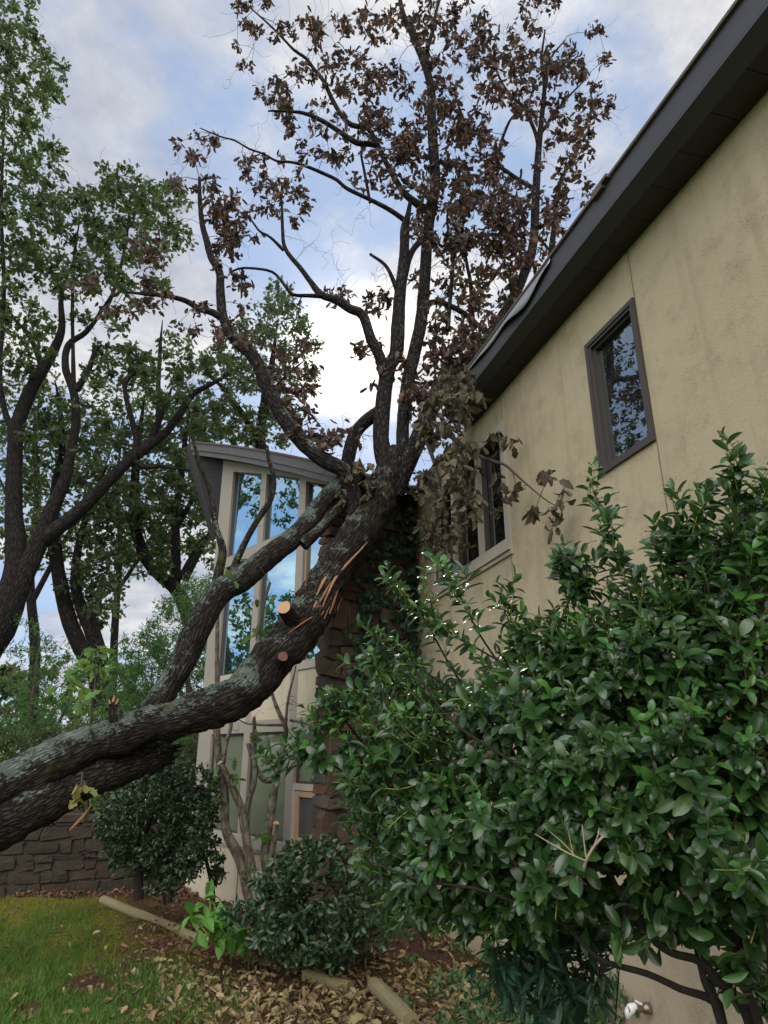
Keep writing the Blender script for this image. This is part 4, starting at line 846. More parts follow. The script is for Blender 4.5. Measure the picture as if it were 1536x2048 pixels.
def sprig(pl, leafpx, mat, n, size, droop, name, Ys, lab=None):
    p, r = trace(pl); mbb = MB(); tube(mbb, p, r, 6); st = mbb.build('sprig_stem', M['bark_thin'], fo, smooth=True)
    c = np.array([P(x, y, Ys+rng.uniform(-.15, .15)) for x, y in leafpx]); mbb = MB(); s2 = Skel(); s2.add(*resample(p, r, 0.05)); mt = MB(); ee = grow(s2, mt, c, 0.002, 0.1)
    cluster(mbb, [T_OAK, T_OAK2], c, ee, n, size, 0.05, droop=droop, out=0.6, updir=0.7); cl = mbb.build(name, M[mat], fo, smooth=True); tq = mt.build('sprig_twigs', M['bark_thin'], fo); tq['kind'] = 'stuff'
    if lab: cl['label'] = lab
sprig([(178, 1480, 6, 7.15), (182, 1430, 5, 7.1), (190, 1370, 4, 7.1), (192, 1300, 3, 7.1)], [(190,1300),(205,1305),(180,1330),(165,1340),(200,1340),(140,1365),(120,1375),(150,1385),(170,1375),(210,1380),(185,1395),(160,1400),(190,1420),(215,1355)], 'fresh_leaf', 3, 0.15, 0.3, 'fresh_leaves', 7.1, 'fresh green oak leaves sprouting from the trunk')
sprig([(165, 1545, 5, 6.7), (163, 1570, 4, 6.68), (158, 1590, 3, 6.68)], [(165,1562),(155,1575),(170,1575),(160,1590),(150,1590)], 'yellow_leaf', 3, 0.12, 0.9, 'yellow_leaves', 6.68)
sprig([(540, 1165, 6, 7.75), (530, 1200, 5, 7.75), (520, 1250, 4, 7.75), (512, 1280, 3, 7.75)], [(500,1190),(515,1200),(495,1215),(535,1215),(505,1255),(512,1275),(500,1270),(520,1240),(545,1190),(470,1160),(510,1120),(505,1125)], 'fresh_leaf', 2, 0.14, 0.9, 'fresh_leaves', 7.75)

# second broken trunk lying under the first -------------------------------
bt = thing('broken_trunk', 'thick bare broken trunk lying below the leaning oak, ragged rotten end', 'tree trunk', tuple(P(0, 1640, 6.6)))
fo_keep = fo
p, r = trace([(-300, 1760, 110, 6.1), (-120, 1690, 102, 6.5), (0, 1648, 96, 6.8), (80, 1605, 92, 7.0), (160, 1560, 88, 7.25), (240, 1530, 78, 7.5), (300, 1512, 66, 7.7), (330, 1500, 48, 7.85)])
a, b = resample(p, r, 0.04); mb = MB(); tube(mb, a, b, 30, 0.26, seed=40); mb.build('trunk', M['bark_log'], bt, smooth=True)
mb = MB()
for i in range(26):
    an = rng.uniform(0, 2*np.pi); x, y = 322+20*math.cos(an), 1505+26*math.sin(an); L_ = rng.uniform(8, 26)
    p, r = trace([(x-16, y+6, 16, 7.8), (x, y, 12, 7.85), (x+L_, y-L_*rng.uniform(0, .6), 1.5, 7.9)]); tube(mb, p, r, 6, 0.5, seed=i)
mb.build('broken_end', M['bark_log'], bt, smooth=True)
p, r = trace([(140, 1660, 4, 7.0), (165, 1635, 7, 6.95), (182, 1612, 2, 6.9)]); mb = MB(); tube(mb, p, r, 6, 0.3); mb.build('torn_strip', M['splinter_pale'], bt)
p, r = trace([(285, 1580, 12, 7.6), (292, 1555, 10, 7.6), (300, 1535, 12, 7.65), (290, 1520, 16, 7.7)]); mb = MB(); tube(mb, p, r, 7, 0.3); mb.build('broken_root', M['bark_log'], bt, smooth=True)

# ------------------------------------------------------------------ standing trees
def oak(name, label, cat, limbs, blobs, leafm, nleaf=13, size=0.13, spread=0.16, bark='bark_tree', group=None, extra=None, tmpl=None, twig_r=0.004, updir=0.7, droop=0.1, base=None):
    p0 = P(limbs[0][0][0], limbs[0][0][1], limbs[0][0][3]) if base is None else np.array(base)
    t = thing(name, label, cat, (p0[0], p0[1], float(gz(p0[0], p0[1]))), group); s = Skel()
    for i, pl in enumerate(limbs):
        p, r = trace(pl); r = r*0.78; r[-1] *= 0.35; p, r = resample(p, r, 0.14); m_ = MB(); tube(m_, p, r, 14 if pl[0][2] > 25 else 8, 0.14, seed=i*1.7)
        m_.build('trunk' if i == 0 else 'limb', M[bark], t, smooth=True); s.add(p, r)
    tg = blob_targets(blobs); m_ = MB(); ee = grow(s, m_, tg, twig_r, 0.15, seg=5, rmax=0.05)
    if cat == 'tree':
        for _ in range(2): grow(s, m_, tg+rng.normal(size=tg.shape)*np.array([0.26, 0.26, 0.22]), twig_r*0.8, 0.18, seg=3, rmax=0.012)
    o = m_.build('twigs', M['bark_tree'], t, smooth=True); o['kind'] = 'stuff'
    m_ = MB(); cluster(m_, tmpl or [T_OAK, T_OAK2], tg, ee, nleaf, size, spread, droop=droop, out=0.6, updir=updir)
    if extra is not None: extra(m_)
    o = m_.build('crown', M[leafm], t); o['kind'] = 'stuff'
    return t
Y1 = 14.0
t1_limbs = [
 [(-240, 1640, 112, Y1), (-130, 1440, 102, Y1), (-48, 1320, 95, Y1), (0, 1247, 86, Y1), (26, 1180, 72, Y1), (33, 1120, 56, Y1), (28, 1030, 42, Y1), (29, 932, 38, Y1), (34, 855, 36, Y1), (55, 795, 34, Y1), (82, 745, 30, Y1), (109, 698, 24, Y1), (124, 655, 18, Y1), (122, 600, 12, Y1), (132, 560, 7, Y1), (150, 520, 3, Y1)],
 [(15, 1225, 64, Y1), (48, 1150, 52, Y1), (80, 1080, 44, Y1), (104, 1018, 37, Y1), (128, 965, 30, Y1), (138, 925, 26, Y1), (152, 842, 22, Y1), (148, 787, 21, Y1), (131, 735, 19, Y1), (137, 690, 16, Y1), (172, 664, 13, Y1), (203, 622, 9, Y1), (230, 575, 4, Y1)],
 [(78, 1085, 42, Y1), (130, 1045, 37, Y1), (172, 1010, 33, Y1), (219, 960, 30, Y1), (258, 922, 28, Y1), (297, 892, 25, Y1), (332, 864, 21, Y1), (360, 828, 20, Y1), (384, 790, 16, Y1), (430, 764, 11, Y1), (488, 730, 6, Y1)],
 [(265, 920, 18, Y1), (290, 934, 14, Y1), (320, 932, 11, Y1), (360, 938, 10, Y1), (400, 944, 6, Y1)],
 [(275, 905, 22, Y1), (272, 870, 17, Y1), (258, 819, 14, Y1), (250, 780, 13, Y1), (252, 760, 16, Y1), (272, 740, 9, Y1), (278, 700, 6, Y1)],
 [(300, 885, 22, Y1), (318, 840, 18, Y1), (335, 800, 12, Y1), (345, 770, 8, Y1)],
 [(88, 742, 20, Y1), (72, 700, 14, Y1), (55, 665, 10, Y1), (30, 640, 8, Y1), (8, 595, 5, Y1)],
 [(152, 780, 20, Y1), (175, 745, 15, Y1), (192, 700, 12, Y1), (205, 690, 8, Y1)],
 [(33, 870, 20, Y1), (12, 830, 16, Y1), (0, 760, 13, Y1), (4, 660, 11, Y1), (8, 560, 10, Y1), (2, 420, 9, Y1), (6, 300, 7, Y1), (10, 180, 6, Y1), (20, 80, 3, Y1)],
 [(148, 800, 14, Y1), (146, 700, 10, Y1), (145, 600, 9, Y1), (150, 500, 8, Y1), (160, 440, 6, Y1)],
 [(205, 640, 8, Y1), (235, 560, 8, Y1), (255, 460, 7, Y1), (260, 380, 4, Y1)],
]
def Bb(lst, y0, y1): return [(a, b, c, d, n, y0, y1) for a, b, c, d, n in lst]
t1_blobs = Bb([(10,30,60,60,26),(50,110,60,60,30),(110,150,35,35,10),(60,200,60,50,24),(20,280,70,50,26),(85,330,50,40,14),(30,380,70,45,24),(100,420,50,40,16),(20,470,60,50,26),(70,520,60,40,18),(110,560,40,25,8),
 (150,430,45,40,16),(190,390,40,35,14),(235,350,30,35,12),(260,420,40,45,16),(300,385,35,35,13),(340,410,35,40,14),(355,470,25,30,8),(210,460,40,40,16),(170,500,45,40,16),(240,510,45,40,14),(310,480,40,40,12),(150,570,45,35,12),(215,560,40,35,10),
 (20,610,40,40,12),(60,660,30,30,7),(95,640,25,20,4),(70,720,40,30,8),(10,740,30,50,10),(230,640,25,30,6),(165,640,20,20,3),(270,590,35,30,8),(310,560,30,30,6),(230,700,35,25,8),(290,720,40,30,12),(255,755,40,30,8),(200,750,30,30,6),(330,740,30,25,7),(360,780,30,20,5),(310,800,35,30,7),
 (390,730,30,25,5),(430,740,35,22,5),(480,745,25,15,3),(-40,560,60,200,30),(-40,250,50,200,30),(-230,620,130,240,110),(-230,260,130,180,60),(340,900,30,20,3),(380,925,30,15,3),(230,850,30,30,5),(110,830,30,40,6),(190,900,30,40,5),(60,880,25,40,5),(60,620,20,20,3)], 12.7, 15.6)
t1_blobs = [(a, b, c, d, int(n*1.35), y0, y1) for a, b, c, d, n, y0, y1 in t1_blobs]
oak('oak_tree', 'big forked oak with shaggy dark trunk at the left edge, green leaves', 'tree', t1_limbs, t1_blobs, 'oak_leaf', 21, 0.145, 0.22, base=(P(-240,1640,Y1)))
Y2 = 15.5
def Bb2(lst, y0, y1): return [(a, b, c, d, int(n*1.7), y0, y1) for a, b, c, d, n in lst]
t2_limbs = [
 [(215, 1420, 60, Y2), (190, 1340, 46, Y2), (162, 1295, 42, Y2), (140, 1245, 38, Y2), (124, 1185, 36, Y2), (112, 1110, 33, Y2), (108, 1040, 30, Y2), (112, 970, 24, Y2), (125, 900, 18, Y2), (120, 820, 12, Y2), (110, 760, 7, Y2)],
 [(205, 1330, 40, Y2), (186, 1276, 30, Y2), (164, 1220, 28, Y2), (150, 1160, 24, Y2), (160, 1080, 18, Y2), (185, 1000, 14, Y2), (215, 930, 9, Y2)],
 [(205, 1300, 20, Y2), (192, 1250, 14, Y2), (180, 1200, 12, Y2), (200, 1150, 8, Y2)],
]
t2_blobs = Bb([(60,800,60,50,12),(100,850,60,50,14),(150,900,60,50,13),(90,950,60,50,12),(60,1020,60,50,10),(160,1000,60,50,12),(200,950,60,50,12),(210,1050,50,40,12),(160,1100,50,40,10),(240,1000,50,50,12),(170,1170,40,40,10),(215,1190,40,30,8),(60,1100,40,40,8),(200,830,50,40,10),(230,1120,50,40,8),(190,1230,40,20,6),(10,900,40,60,8),(10,1050,30,60,6),(260,880,40,40,8)], 14.5, 17)
t2_blobs = [(a, b, c, d, int(n*1.7), y0, y1) for a, b, c, d, n, y0, y1 in t2_blobs]
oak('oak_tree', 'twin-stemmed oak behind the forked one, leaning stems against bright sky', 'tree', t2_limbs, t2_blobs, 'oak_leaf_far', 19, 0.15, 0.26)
Y3 = 16.5
t3_limbs = [
 [(390, 1270, 44, Y3), (360, 1190, 36, Y3), (320, 1150, 32, Y3), (297, 1125, 30, Y3), (274, 1069, 28, Y3), (268, 1000, 25, Y3), (272, 930, 20, Y3), (280, 860, 14, Y3), (290, 790, 8, Y3)],
 [(350, 1185, 28, Y3), (352, 1110, 24, Y3), (352, 1030, 20, Y3), (363, 950, 16, Y3), (370, 880, 12, Y3), (380, 820, 8, Y3)],
 [(356, 1050, 16, Y3), (385, 1000, 12, Y3), (412, 970, 9, Y3), (440, 940, 5, Y3)],
 [(365, 1160, 30, Y3), (400, 1095, 24, Y3), (430, 1060, 18, Y3), (460, 1010, 10, Y3)],
]
t3_blobs = Bb([(270,950,50,40,12),(320,990,50,50,16),(370,1000,50,50,14),(410,1020,30,60,10),(300,1060,40,40,12),(250,1060,40,40,8),(340,1100,50,40,12),(400,1090,30,30,8),(250,1110,30,20,5),(290,880,50,40,12),(350,860,40,50,14),(400,890,30,40,10),(370,950,40,30,10),(270,1010,40,40,8),(420,950,20,60,7),(310,1140,30,20,5),(430,1110,15,30,4)], 15.5, 18)
t3_blobs = [(a, b, c, d, int(n*1.7), y0, y1) for a, b, c, d, n, y0, y1 in t3_blobs]
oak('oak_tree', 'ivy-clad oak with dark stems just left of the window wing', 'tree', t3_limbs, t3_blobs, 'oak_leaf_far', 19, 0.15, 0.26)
Y4 = 19.0
t4_limbs = [[(560, 1350, 40, Y4), (545, 1150, 36, Y4), (530, 980, 32, Y4), (520, 880, 28, Y4), (530, 800, 22, Y4), (545, 720, 14, Y4), (555, 640, 7, Y4)],
 [(522, 890, 20, Y4), (480, 820, 14, Y4), (440, 770, 10, Y4), (400, 740, 6, Y4)], [(530, 800, 14, Y4), (575, 750, 10, Y4), (610, 720, 6, Y4)], [(320, 900, 14, Y4), (316, 800, 13, Y4), (320, 700, 10, Y4), (325, 640, 6, Y4)]]
t4_blobs = Bb([(555,600,30,35,10),(520,640,40,35,12),(585,640,28,35,8),(480,690,45,40,13),(545,700,50,40,16),(610,690,25,30,6),(430,730,40,35,8),(490,760,50,35,14),(560,770,45,35,12),(620,745,18,25,4),(400,800,40,35,10),(450,830,45,35,14),(510,840,45,30,12),(560,830,35,30,8),(410,860,40,25,9),(470,875,50,15,8),(530,880,40,12,6),(350,690,30,30,6),(370,830,30,40,8),(300,830,30,30,5)], 17.5, 20.5)
t4_blobs = [(a, b, c, d, int(n*1.7), y0, y1) for a, b, c, d, n, y0, y1 in t4_blobs]
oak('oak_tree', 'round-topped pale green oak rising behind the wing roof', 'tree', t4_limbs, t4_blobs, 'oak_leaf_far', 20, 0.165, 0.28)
Y8 = 23.0
oak('oak_tree', 'thin distant oak filling the gaps behind the twin-stemmed oak', 'tree', [[(60, 1480, 30, Y8), (70, 1300, 26, Y8), (60, 1150, 22, Y8), (75, 1000, 18, Y8), (70, 880, 12, Y8), (80, 780, 6, Y8)], [(66, 1200, 16, Y8), (130, 1080, 12, Y8), (190, 980, 9, Y8), (230, 880, 5, Y8)], [(64, 1100, 12, Y8), (20, 1000, 9, Y8), (-20, 920, 5, Y8)], [(220, 1480, 24, Y8), (230, 1250, 20, Y8), (240, 1100, 15, Y8), (235, 960, 10, Y8), (250, 820, 5, Y8)], [(236, 1180, 12, Y8), (300, 1080, 9, Y8), (340, 980, 5, Y8)]],
    Bb([(40,860,70,70,22),(110,800,60,60,14),(40,980,60,60,16),(110,930,70,60,20),(180,880,60,60,18),(250,860,60,60,18),(170,1000,60,60,16),(240,970,60,60,18),(310,930,60,60,18),(300,1030,60,50,16),(230,1080,60,50,12),(100,1060,60,50,12),(30,1090,50,50,10),(350,1070,50,50,12),(290,1130,50,40,8),(390,960,40,60,10),(180,1110,50,40,7),(200,790,50,40,9),(290,800,50,40,10),(10,760,40,50,8)], 21, 25), 'oak_leaf_far', 18, 0.16, 0.42)
Y5 = 13.0
oak('feathery_shrub', 'dense light green feathery shrub left of the window wing', 'shrub', [[(400, 1620, 24, Y5), (392, 1500, 20, Y5), (380, 1400, 16, Y5), (370, 1300, 12, Y5), (378, 1230, 7, Y5)], [(380, 1410, 12, Y5), (330, 1340, 9, Y5), (290, 1290, 5, Y5)], [(385, 1440, 12, Y5), (300, 1400, 8, Y5), (240, 1360, 5, Y5)]],
    Bb2([(390,1190,35,35,16),(350,1215,35,25,11),(400,1250,30,45,18),(340,1260,50,30,18),(290,1290,45,30,16),(360,1310,60,45,34),(300,1350,60,40,28),(250,1330,40,30,11),(390,1370,40,50,20),(330,1400,60,40,24),(260,1400,50,30,16),(230,1370,30,20,6),(410,1300,25,60,12),(380,1450,50,60,20),(330,1500,60,50,20),(420,1180,18,30,6)], 12.2, 14.2), 'shrub_leaf', 34, 0.085, 0.20, bark='bark_thin', tmpl=T_THIN, twig_r=0.003)
Y6 = 14.0
oak('crape_myrtle', 'loose green shrub with a few pink blossoms, low at the left edge', 'shrub', [[(80, 1650, 18, Y6), (70, 1540, 16, Y6), (60, 1440, 13, Y6), (70, 1360, 9, Y6), (75, 1300, 5, Y6)], [(68, 1520, 12, Y6), (120, 1440, 9, Y6), (150, 1370, 5, Y6)], [(68, 1530, 12, Y6), (20, 1450, 9, Y6), (-10, 1390, 5, Y6)]],
    Bb2([(60,1320,50,30,10),(110,1310,40,30,8),(130,1350,40,30,10),(60,1380,50,35,12),(20,1400,40,40,10),(110,1410,50,40,14),(160,1420,40,40,11),(60,1450,60,30,16),(10,1470,50,30,12),(130,1470,60,30,14),(200,1430,30,30,7),(30,1500,60,25,14),(120,1500,60,25,10),(80,1270,30,20,3),(170,1310,20,20,3),(40,1240,30,20,2)], 13, 15.5), 'shrub_leaf', 30, 0.085, 0.22, bark='bark_thin', tmpl=T_THIN, twig_r=0.003)
Y7 = 12.9
oak('evergreen_shrub', 'dark low evergreen growth behind the stone wall, under the leaning trunk', 'shrub', [[(180, 1680, 14, Y7), (170, 1580, 12, Y7), (150, 1500, 9, Y7)], [(185, 1640, 12, Y7), (260, 1560, 9, Y7), (300, 1500, 5, Y7)], [(175, 1640, 12, Y7), (80, 1560, 9, Y7), (20, 1510, 5, Y7)]],
    Bb([(30,1510,60,35,22),(100,1500,60,35,24),(180,1480,60,40,26),(260,1480,50,40,22),(320,1500,50,50,24),(40,1570,60,40,20),(130,1570,70,40,26),(230,1560,70,50,30),(310,1570,60,50,28),(350,1630,40,50,20),(200,1630,80,30,20),(90,1625,60,25,14),(370,1540,30,60,18)], 12.4, 13.6), 'oak_leaf_far', 30, 0.085, 0.20, bark='bark_thin', tmpl=T_SMALL, twig_r=0.003)
mb = MB(); bl = blob_targets(Bb([(60,1302,5,4,2),(85,1298,4,4,2),(30,1335,4,4,1),(20,1180,5,4,1),(45,1320,4,4,1)], 14, 14.4)); cluster(mb, T_SMALL, bl, rand_dirs(len(bl)), 14, 0.035, 0.05)
pk = mb.build('blossom', M['pink'], bpy.data.objects['crape_myrtle'])
# trees beyond the lawn on the left: out of the frame, but the windows mirror them
def free_tree(name, label, x, y, h, crown, leafm, ncl, sz, group=None, seed=1):
    r_ = np.random.default_rng(seed); z0 = float(gz(x, y)); t = thing(name, label, 'tree', (x, y, z0), group); s = Skel()
    base = np.array([x, y, z0-0.2]); top = np.array([x+r_.normal()*.4, y+r_.normal()*.4, h*0.8]); q, rr = resample(np.array([base, base*.6+top*.4+r_.normal(size=3)*.2, top]), np.array([0.32, 0.2, 0.05]), 0.3)
    m_ = MB(); tube(m_, q, rr, 12, 0.12, seed=seed); m_.build('trunk', M['bark_tree'], t, smooth=True); s.add(q, rr)
    for k in range(7):
        f = r_.uniform(0.3, 0.85); a = base*(1-f)+top*f; an = r_.uniform(0, 6.28); l = crown*r_.uniform(.6, .95)
        b = a+np.array([math.cos(an)*l, math.sin(an)*l, l*r_.uniform(.3, .9)]); qq, r2 = resample(np.array([a, (a+b)/2+[0, 0, .3], b]), np.array([0.11, 0.07, 0.02]), 0.25); m_ = MB(); tube(m_, qq, r2, 8, 0.1); m_.build('limb', M['bark_tree'], t, smooth=True); s.add(qq, r2)
    c = []
    while len(c) < ncl:
        v = r_.uniform(-1, 1, 3)
        if np.linalg.norm(v) > 1 or mnoise.noise(Vector(v*2.3)+Vector((seed, 0, 0))) < -0.12: continue
        c.append([x+v[0]*crown, y+v[1]*crown, h*0.64+v[2]*h*0.36])
    c = np.array(c); m_ = MB(); ee = grow(s, m_, c, 0.005, 0.12, seg=4, rmax=0.05); o = m_.build('twigs', M['bark_tree'], t); o['kind'] = 'stuff'
    m_ = MB(); cluster(m_, [T_OAK, T_OAK2], c, ee, 15, sz, 0.3, droop=0.1, out=0.5); o = m_.build('crown', M[leafm], t); o['kind'] = 'stuff'
free_tree('oak_tree', 'tall oak on the lawn mirrored in the upper wing windows', -15.5, 12.5, 7.6, 4.0, 'oak_leaf', 330, 0.2, seed=3)
free_tree('oak_tree', 'broad oak on the lawn mirrored in the middle wing windows', -22, 19, 9.5, 4.6, 'oak_leaf_far', 330, 0.22, seed=6)
free_tree('oak_tree', 'oak left of the lawn mirrored in the lower wing windows', -19, 10, 7.0, 4.2, 'oak_leaf', 300, 0.2, seed=9)
# far trees closing the horizon
k = 0
for az in np.arange(-75, 12, 4.6):
    dist = rng.uniform(34, 46); a = math.radians(az+rng.uniform(-1, 1)); k += 1
    free_tree('background_tree', 'far green tree closing the horizon beyond the lawn', dist*math.sin(a), dist*math.cos(a), rng.uniform(5.0, 7.5), rng.uniform(3.0, 4.0), 'oak_leaf_far', 90, 0.42, group='far trees beyond the lawn', seed=100+k)

# ------------------------------------------------------------------ shrubs by the house
def inpoly(px, py, poly):
    c = False; n = len(poly); j = n-1
    for i in range(n):
        xi, yi = poly[i]; xj, yj = poly[j]
        if (yi > py) != (yj > py) and px < (xj-xi)*(py-yi)/(yj-yi)+xi: c = not c
        j = i
    return c
def edgedist(px, py, poly):
    m_ = 1e9; n = len(poly)
    for i in range(n):
        a = np.array(poly[i], float); b = np.array(poly[(i+1) % n], float); q = np.array([px, py]); t = np.clip(np.dot(q-a, b-a)/np.dot(b-a, b-a), 0, 1); m_ = min(m_, np.linalg.norm(a+(b-a)*t-q))
    return m_
hb_ = thing('holly_bush', 'large glossy dark green holly bush filling the right foreground', 'bush', tuple(P(1440, 2330, 2.4)))
hs = Skel(); HY = 2.35
for pl in [[(1540, 2420, 30, 2.4), (1511, 2048, 26, 2.35), (1484, 1959, 22, 2.35), (1471, 1870, 20, 2.35), (1470, 1780, 17, 2.35), (1455, 1640, 13, 2.35), (1440, 1480, 10, 2.35), (1450, 1300, 8, 2.3), (1480, 1120, 7, 2.25), (1490, 980, 5, 2.2)],
           [(1530, 2420, 30, 2.45), (1493, 2048, 26, 2.4), (1444, 1968, 24, 2.38), (1399, 1923, 22, 2.38), (1341, 1905, 20, 2.36), (1297, 1870, 17, 2.36), (1240, 1780, 13, 2.36), (1180, 1640, 10, 2.36), (1140, 1480, 8, 2.4), (1150, 1300, 6, 2.45)],
           [(1490, 2420, 28, 2.5), (1444, 2048, 24, 2.45), (1426, 2000, 22, 2.43), (1364, 1978, 18, 2.42), (1297, 1948, 16, 2.42), (1230, 1930, 15, 2.44), (1189, 1912, 13, 2.45), (1130, 1850, 11, 2.5), (1020, 1750, 10, 2.6), (900, 1640, 8, 2.7), (800, 1500, 6, 2.8), (760, 1360, 4, 2.85)],
           [(1500, 2420, 26, 2.45), (1440, 2040, 22, 2.42), (1410, 1960, 20, 2.4), (1385, 1860, 18, 2.4), (1370, 1740, 15, 2.38), (1330, 1560, 12, 2.36), (1300, 1400, 9, 2.35), (1290, 1250, 7, 2.3)],
           [(1560, 2400, 24, 2.3), (1545, 2000, 20, 2.2), (1530, 1800, 16, 2.1), (1520, 1500, 12, 2.05), (1530, 1200, 8, 2.0)],
           [(1100, 1830, 9, 2.52), (960, 1780, 8, 2.5), (840, 1760, 6, 2.55), (730, 1720, 4, 2.6)], [(1180, 1650, 9, 2.36), (1050, 1540, 8, 2.4), (900, 1440, 6, 2.5), (820, 1320, 5, 2.55)]]:
    p, r = trace(pl); p, r = resample(p, r*0.72, 0.03); p = p+np.array([[0.012*mnoise.noise(Vector(q*5)), 0.012*mnoise.noise(Vector(q*5)+Vector((7, 0, 0))), 0] for q in p]); mb = MB(); tube(mb, p, r, 12, 0.35); mb.build('stem', M['bark_holly'], hb_, smooth=True); hs.add(p, r)
HP = [(665,1560),(700,1500),(740,1430),(780,1370),(820,1350),(880,1360),(940,1370),(1000,1310),(1070,1270),(1130,1250),(1200,1215),(1270,1200),(1340,1160),(1400,1120),(1450,1060),(1570,1020),(1575,1930),(1520,1900),(1470,1840),(1400,1810),(1330,1790),(1270,1830),(1210,1840),(1140,1860),(1060,1870),(960,1860),(880,1850),(810,1850),(760,1800),(725,1700),(700,1610)]
# dense outer skin of shoots plus an inner filling
shoots = []; outw = []
def hY(px): return 2.95-(px-560)/960*1.15
while len(shoots) < 1850:
    px, py = rng.uniform(560, 1570), rng.uniform(950, 1880)
    if not inpoly(px, py, HP): continue
    low = sstep(1640, 1800, py)*sstep(1080, 1200, px)
    if rng.uniform() < 0.3*low: continue
    if px > 1180 and py > 1500 and mnoise.noise(Vector((px*0.011, py*0.011, 4))) < -0.32: continue
    ed = edgedist(px, py, HP); bulge = (1-math.sqrt(max(0, 1-(1-min(ed/260, 1))**2)))*0.55
    dpt = abs(rng.normal())*0.16 if rng.uniform() < 0.72 else rng.uniform(0.1, 0.8)
    lump = 0.20*mnoise.noise(Vector((px*0.006, py*0.006, 0)))+0.22*mnoise.noise(Vector((px*0.013, py*0.013, 5)))
    Y = hY(px)+bulge+dpt+lump; p = P(px, py, Y); Yw = wall_Y(px, py, 0.12)
    if Y > Yw: continue
    shoots.append(p)
for pl_ in [[(1280,1230),(1240,1130),(1215,1060),(1195,1000),(1180,965)], [(1330,1220),(1345,1140),(1330,1080)], [(1060,1330),(1040,1270),(1010,1225),(1015,1190)], [(1100,1300),(1130,1220),(1150,1165),(1140,1120)], [(740,1470),(715,1420),(700,1390)], [(820,1400),(775,1350),(740,1325)], [(1385,1180),(1370,1110),(1350,1050),(1360,1010)], [(1510,1260),(1490,1150),(1470,1060),(1465,970),(1470,905)], [(1420,1200),(1400,1120),(1395,1050),(1420,990)], [(1545,1100),(1540,1020),(1530,960)], [(900,1330),(850,1240),(810,1190),(785,1165)], [(960,1270),(930,1210),(905,1170),(885,1140)], [(700,1480),(660,1450),(625,1460)], [(665,1530),(610,1500),(570,1520),(540,1535)], [(860,1350),(790,1300),(750,1275)], [(1180,1180),(1150,1130),(1120,1140)], [(1340,1140),(1310,1085)], [(690,1440),(670,1400),(650,1440)], [(1240,1150),(1160,1180),(1120,1140)], [(960,1300),(880,1250),(860,1200)]]:
    for (x0, y0), (x1, y1) in zip(pl_[:-1], pl_[1:]):
        for f in (0.33, 0.66, 1.0):
            x, y = x0+(x1-x0)*f, y0+(y1-y0)*f; shoots.append(P(x, y, min(hY(x)+0.25, wall_Y(x, y, 0.3))))
            if rng.uniform() < 0.25: shoots.append(P(x+rng.normal()*14, y+rng.normal()*10, min(hY(x)+0.25+rng.normal()*0.05, wall_Y(x, y, 0.2))))
    (xa, ya), (xb, yb) = pl_[0], pl_[1]; pl2 = [(xa+(xa-xb)*1.5+20, ya+max(ya-yb, 40)*1.6)]+pl_
    p, r = trace([(x, y, 4.6-i*0.75, hY(x)+(0.45 if i == 0 else 0.27)) for i, (x, y) in enumerate(pl2)]); hs.add(*resample(p, r, 0.04)); mb = MB(); tube(mb, *resample(p, r, 0.05), 6); mb.build('shoot', M['bark_holly'], hb_, smooth=True)
shoots = np.array(shoots); n = len(shoots)
cen = P(1120, 1560, 3.0)
sd = unit(unit(shoots-cen)*0.55+np.array([-0.25, -0.45, 0.55])+rng.normal(size=(n, 3))*0.45)
mb = MB(); grow(hs, mb, shoots, 0.0017, 0.12, seg=4, rmax=0.008, sag=0.04); o = mb.build('twigs', M['bark_holly'], hb_, smooth=True); o['kind'] = 'stuff'
mst = MB(); mo = MB(); mn = MB()
P_, F_, N_, S_, K_ = [], [], [], [], []
for i in range(n):
    Ls = rng.uniform(0.08, 0.19); d_ = sd[i]; b0 = shoots[i]-d_*Ls*0.4; tipp = b0+d_*Ls; bend = rng.normal(size=3)*0.01
    tube(mst, [b0, b0+d_*Ls*.5+bend, tipp], [0.0022, 0.0018, 0.0012], 4, cap=False)
    nl = rng.integers(7, 12); lsz = rng.uniform(0.048, 0.088); ax = unit(np.cross(d_, [0.3, 0.2, 1.0])); bx = np.cross(d_, ax); new = rng.uniform() < 0.13
    for j in range(nl):
        f = (j+0.5)/nl; a = j*2.4+i; rad_ = ax*math.cos(a)+bx*math.sin(a)
        fw = unit(d_*(0.35+0.9*f**2)+rad_*(1.1-0.5*f)+np.array([0, 0, -0.12])); P_.append(b0+d_*Ls*f+bend*4*f*(1-f)); F_.append(fw); N_.append(unit(d_*1.0-rad_*0.3+np.array([0, 0, 0.45])+rng.normal(size=3)*0.3)); S_.append(lsz*rng.uniform(0.8, 1.15)*(1-0.25*f)); K_.append(new and rng.uniform() < 0.8)
P_, F_, N_, S_, K_ = map(np.array, (P_, F_, N_, S_, K_)); wv = rng.integers(0, 3, len(P_))
for w_ in range(3):
    q = (wv == w_) & ~K_; scatter(mo, T_HOLLY[w_], P_[q], F_[q], N_[q], S_[q]); q = (wv == w_) & K_; scatter(mn, T_HOLLY[w_], P_[q], F_[q], N_[q], S_[q])
o = mst.build('shoot_stems', M['stem_green'], hb_, smooth=True); o['kind'] = 'stuff'
o = mo.build('leaves', M['holly_leaf'], hb_, smooth=True); o['kind'] = 'stuff'
o = mn.build('new_leaves', M['holly_new'], hb_, smooth=True); o['kind'] = 'stuff'; o['label'] = 'brighter young leaves of the holly'
mb = MB()
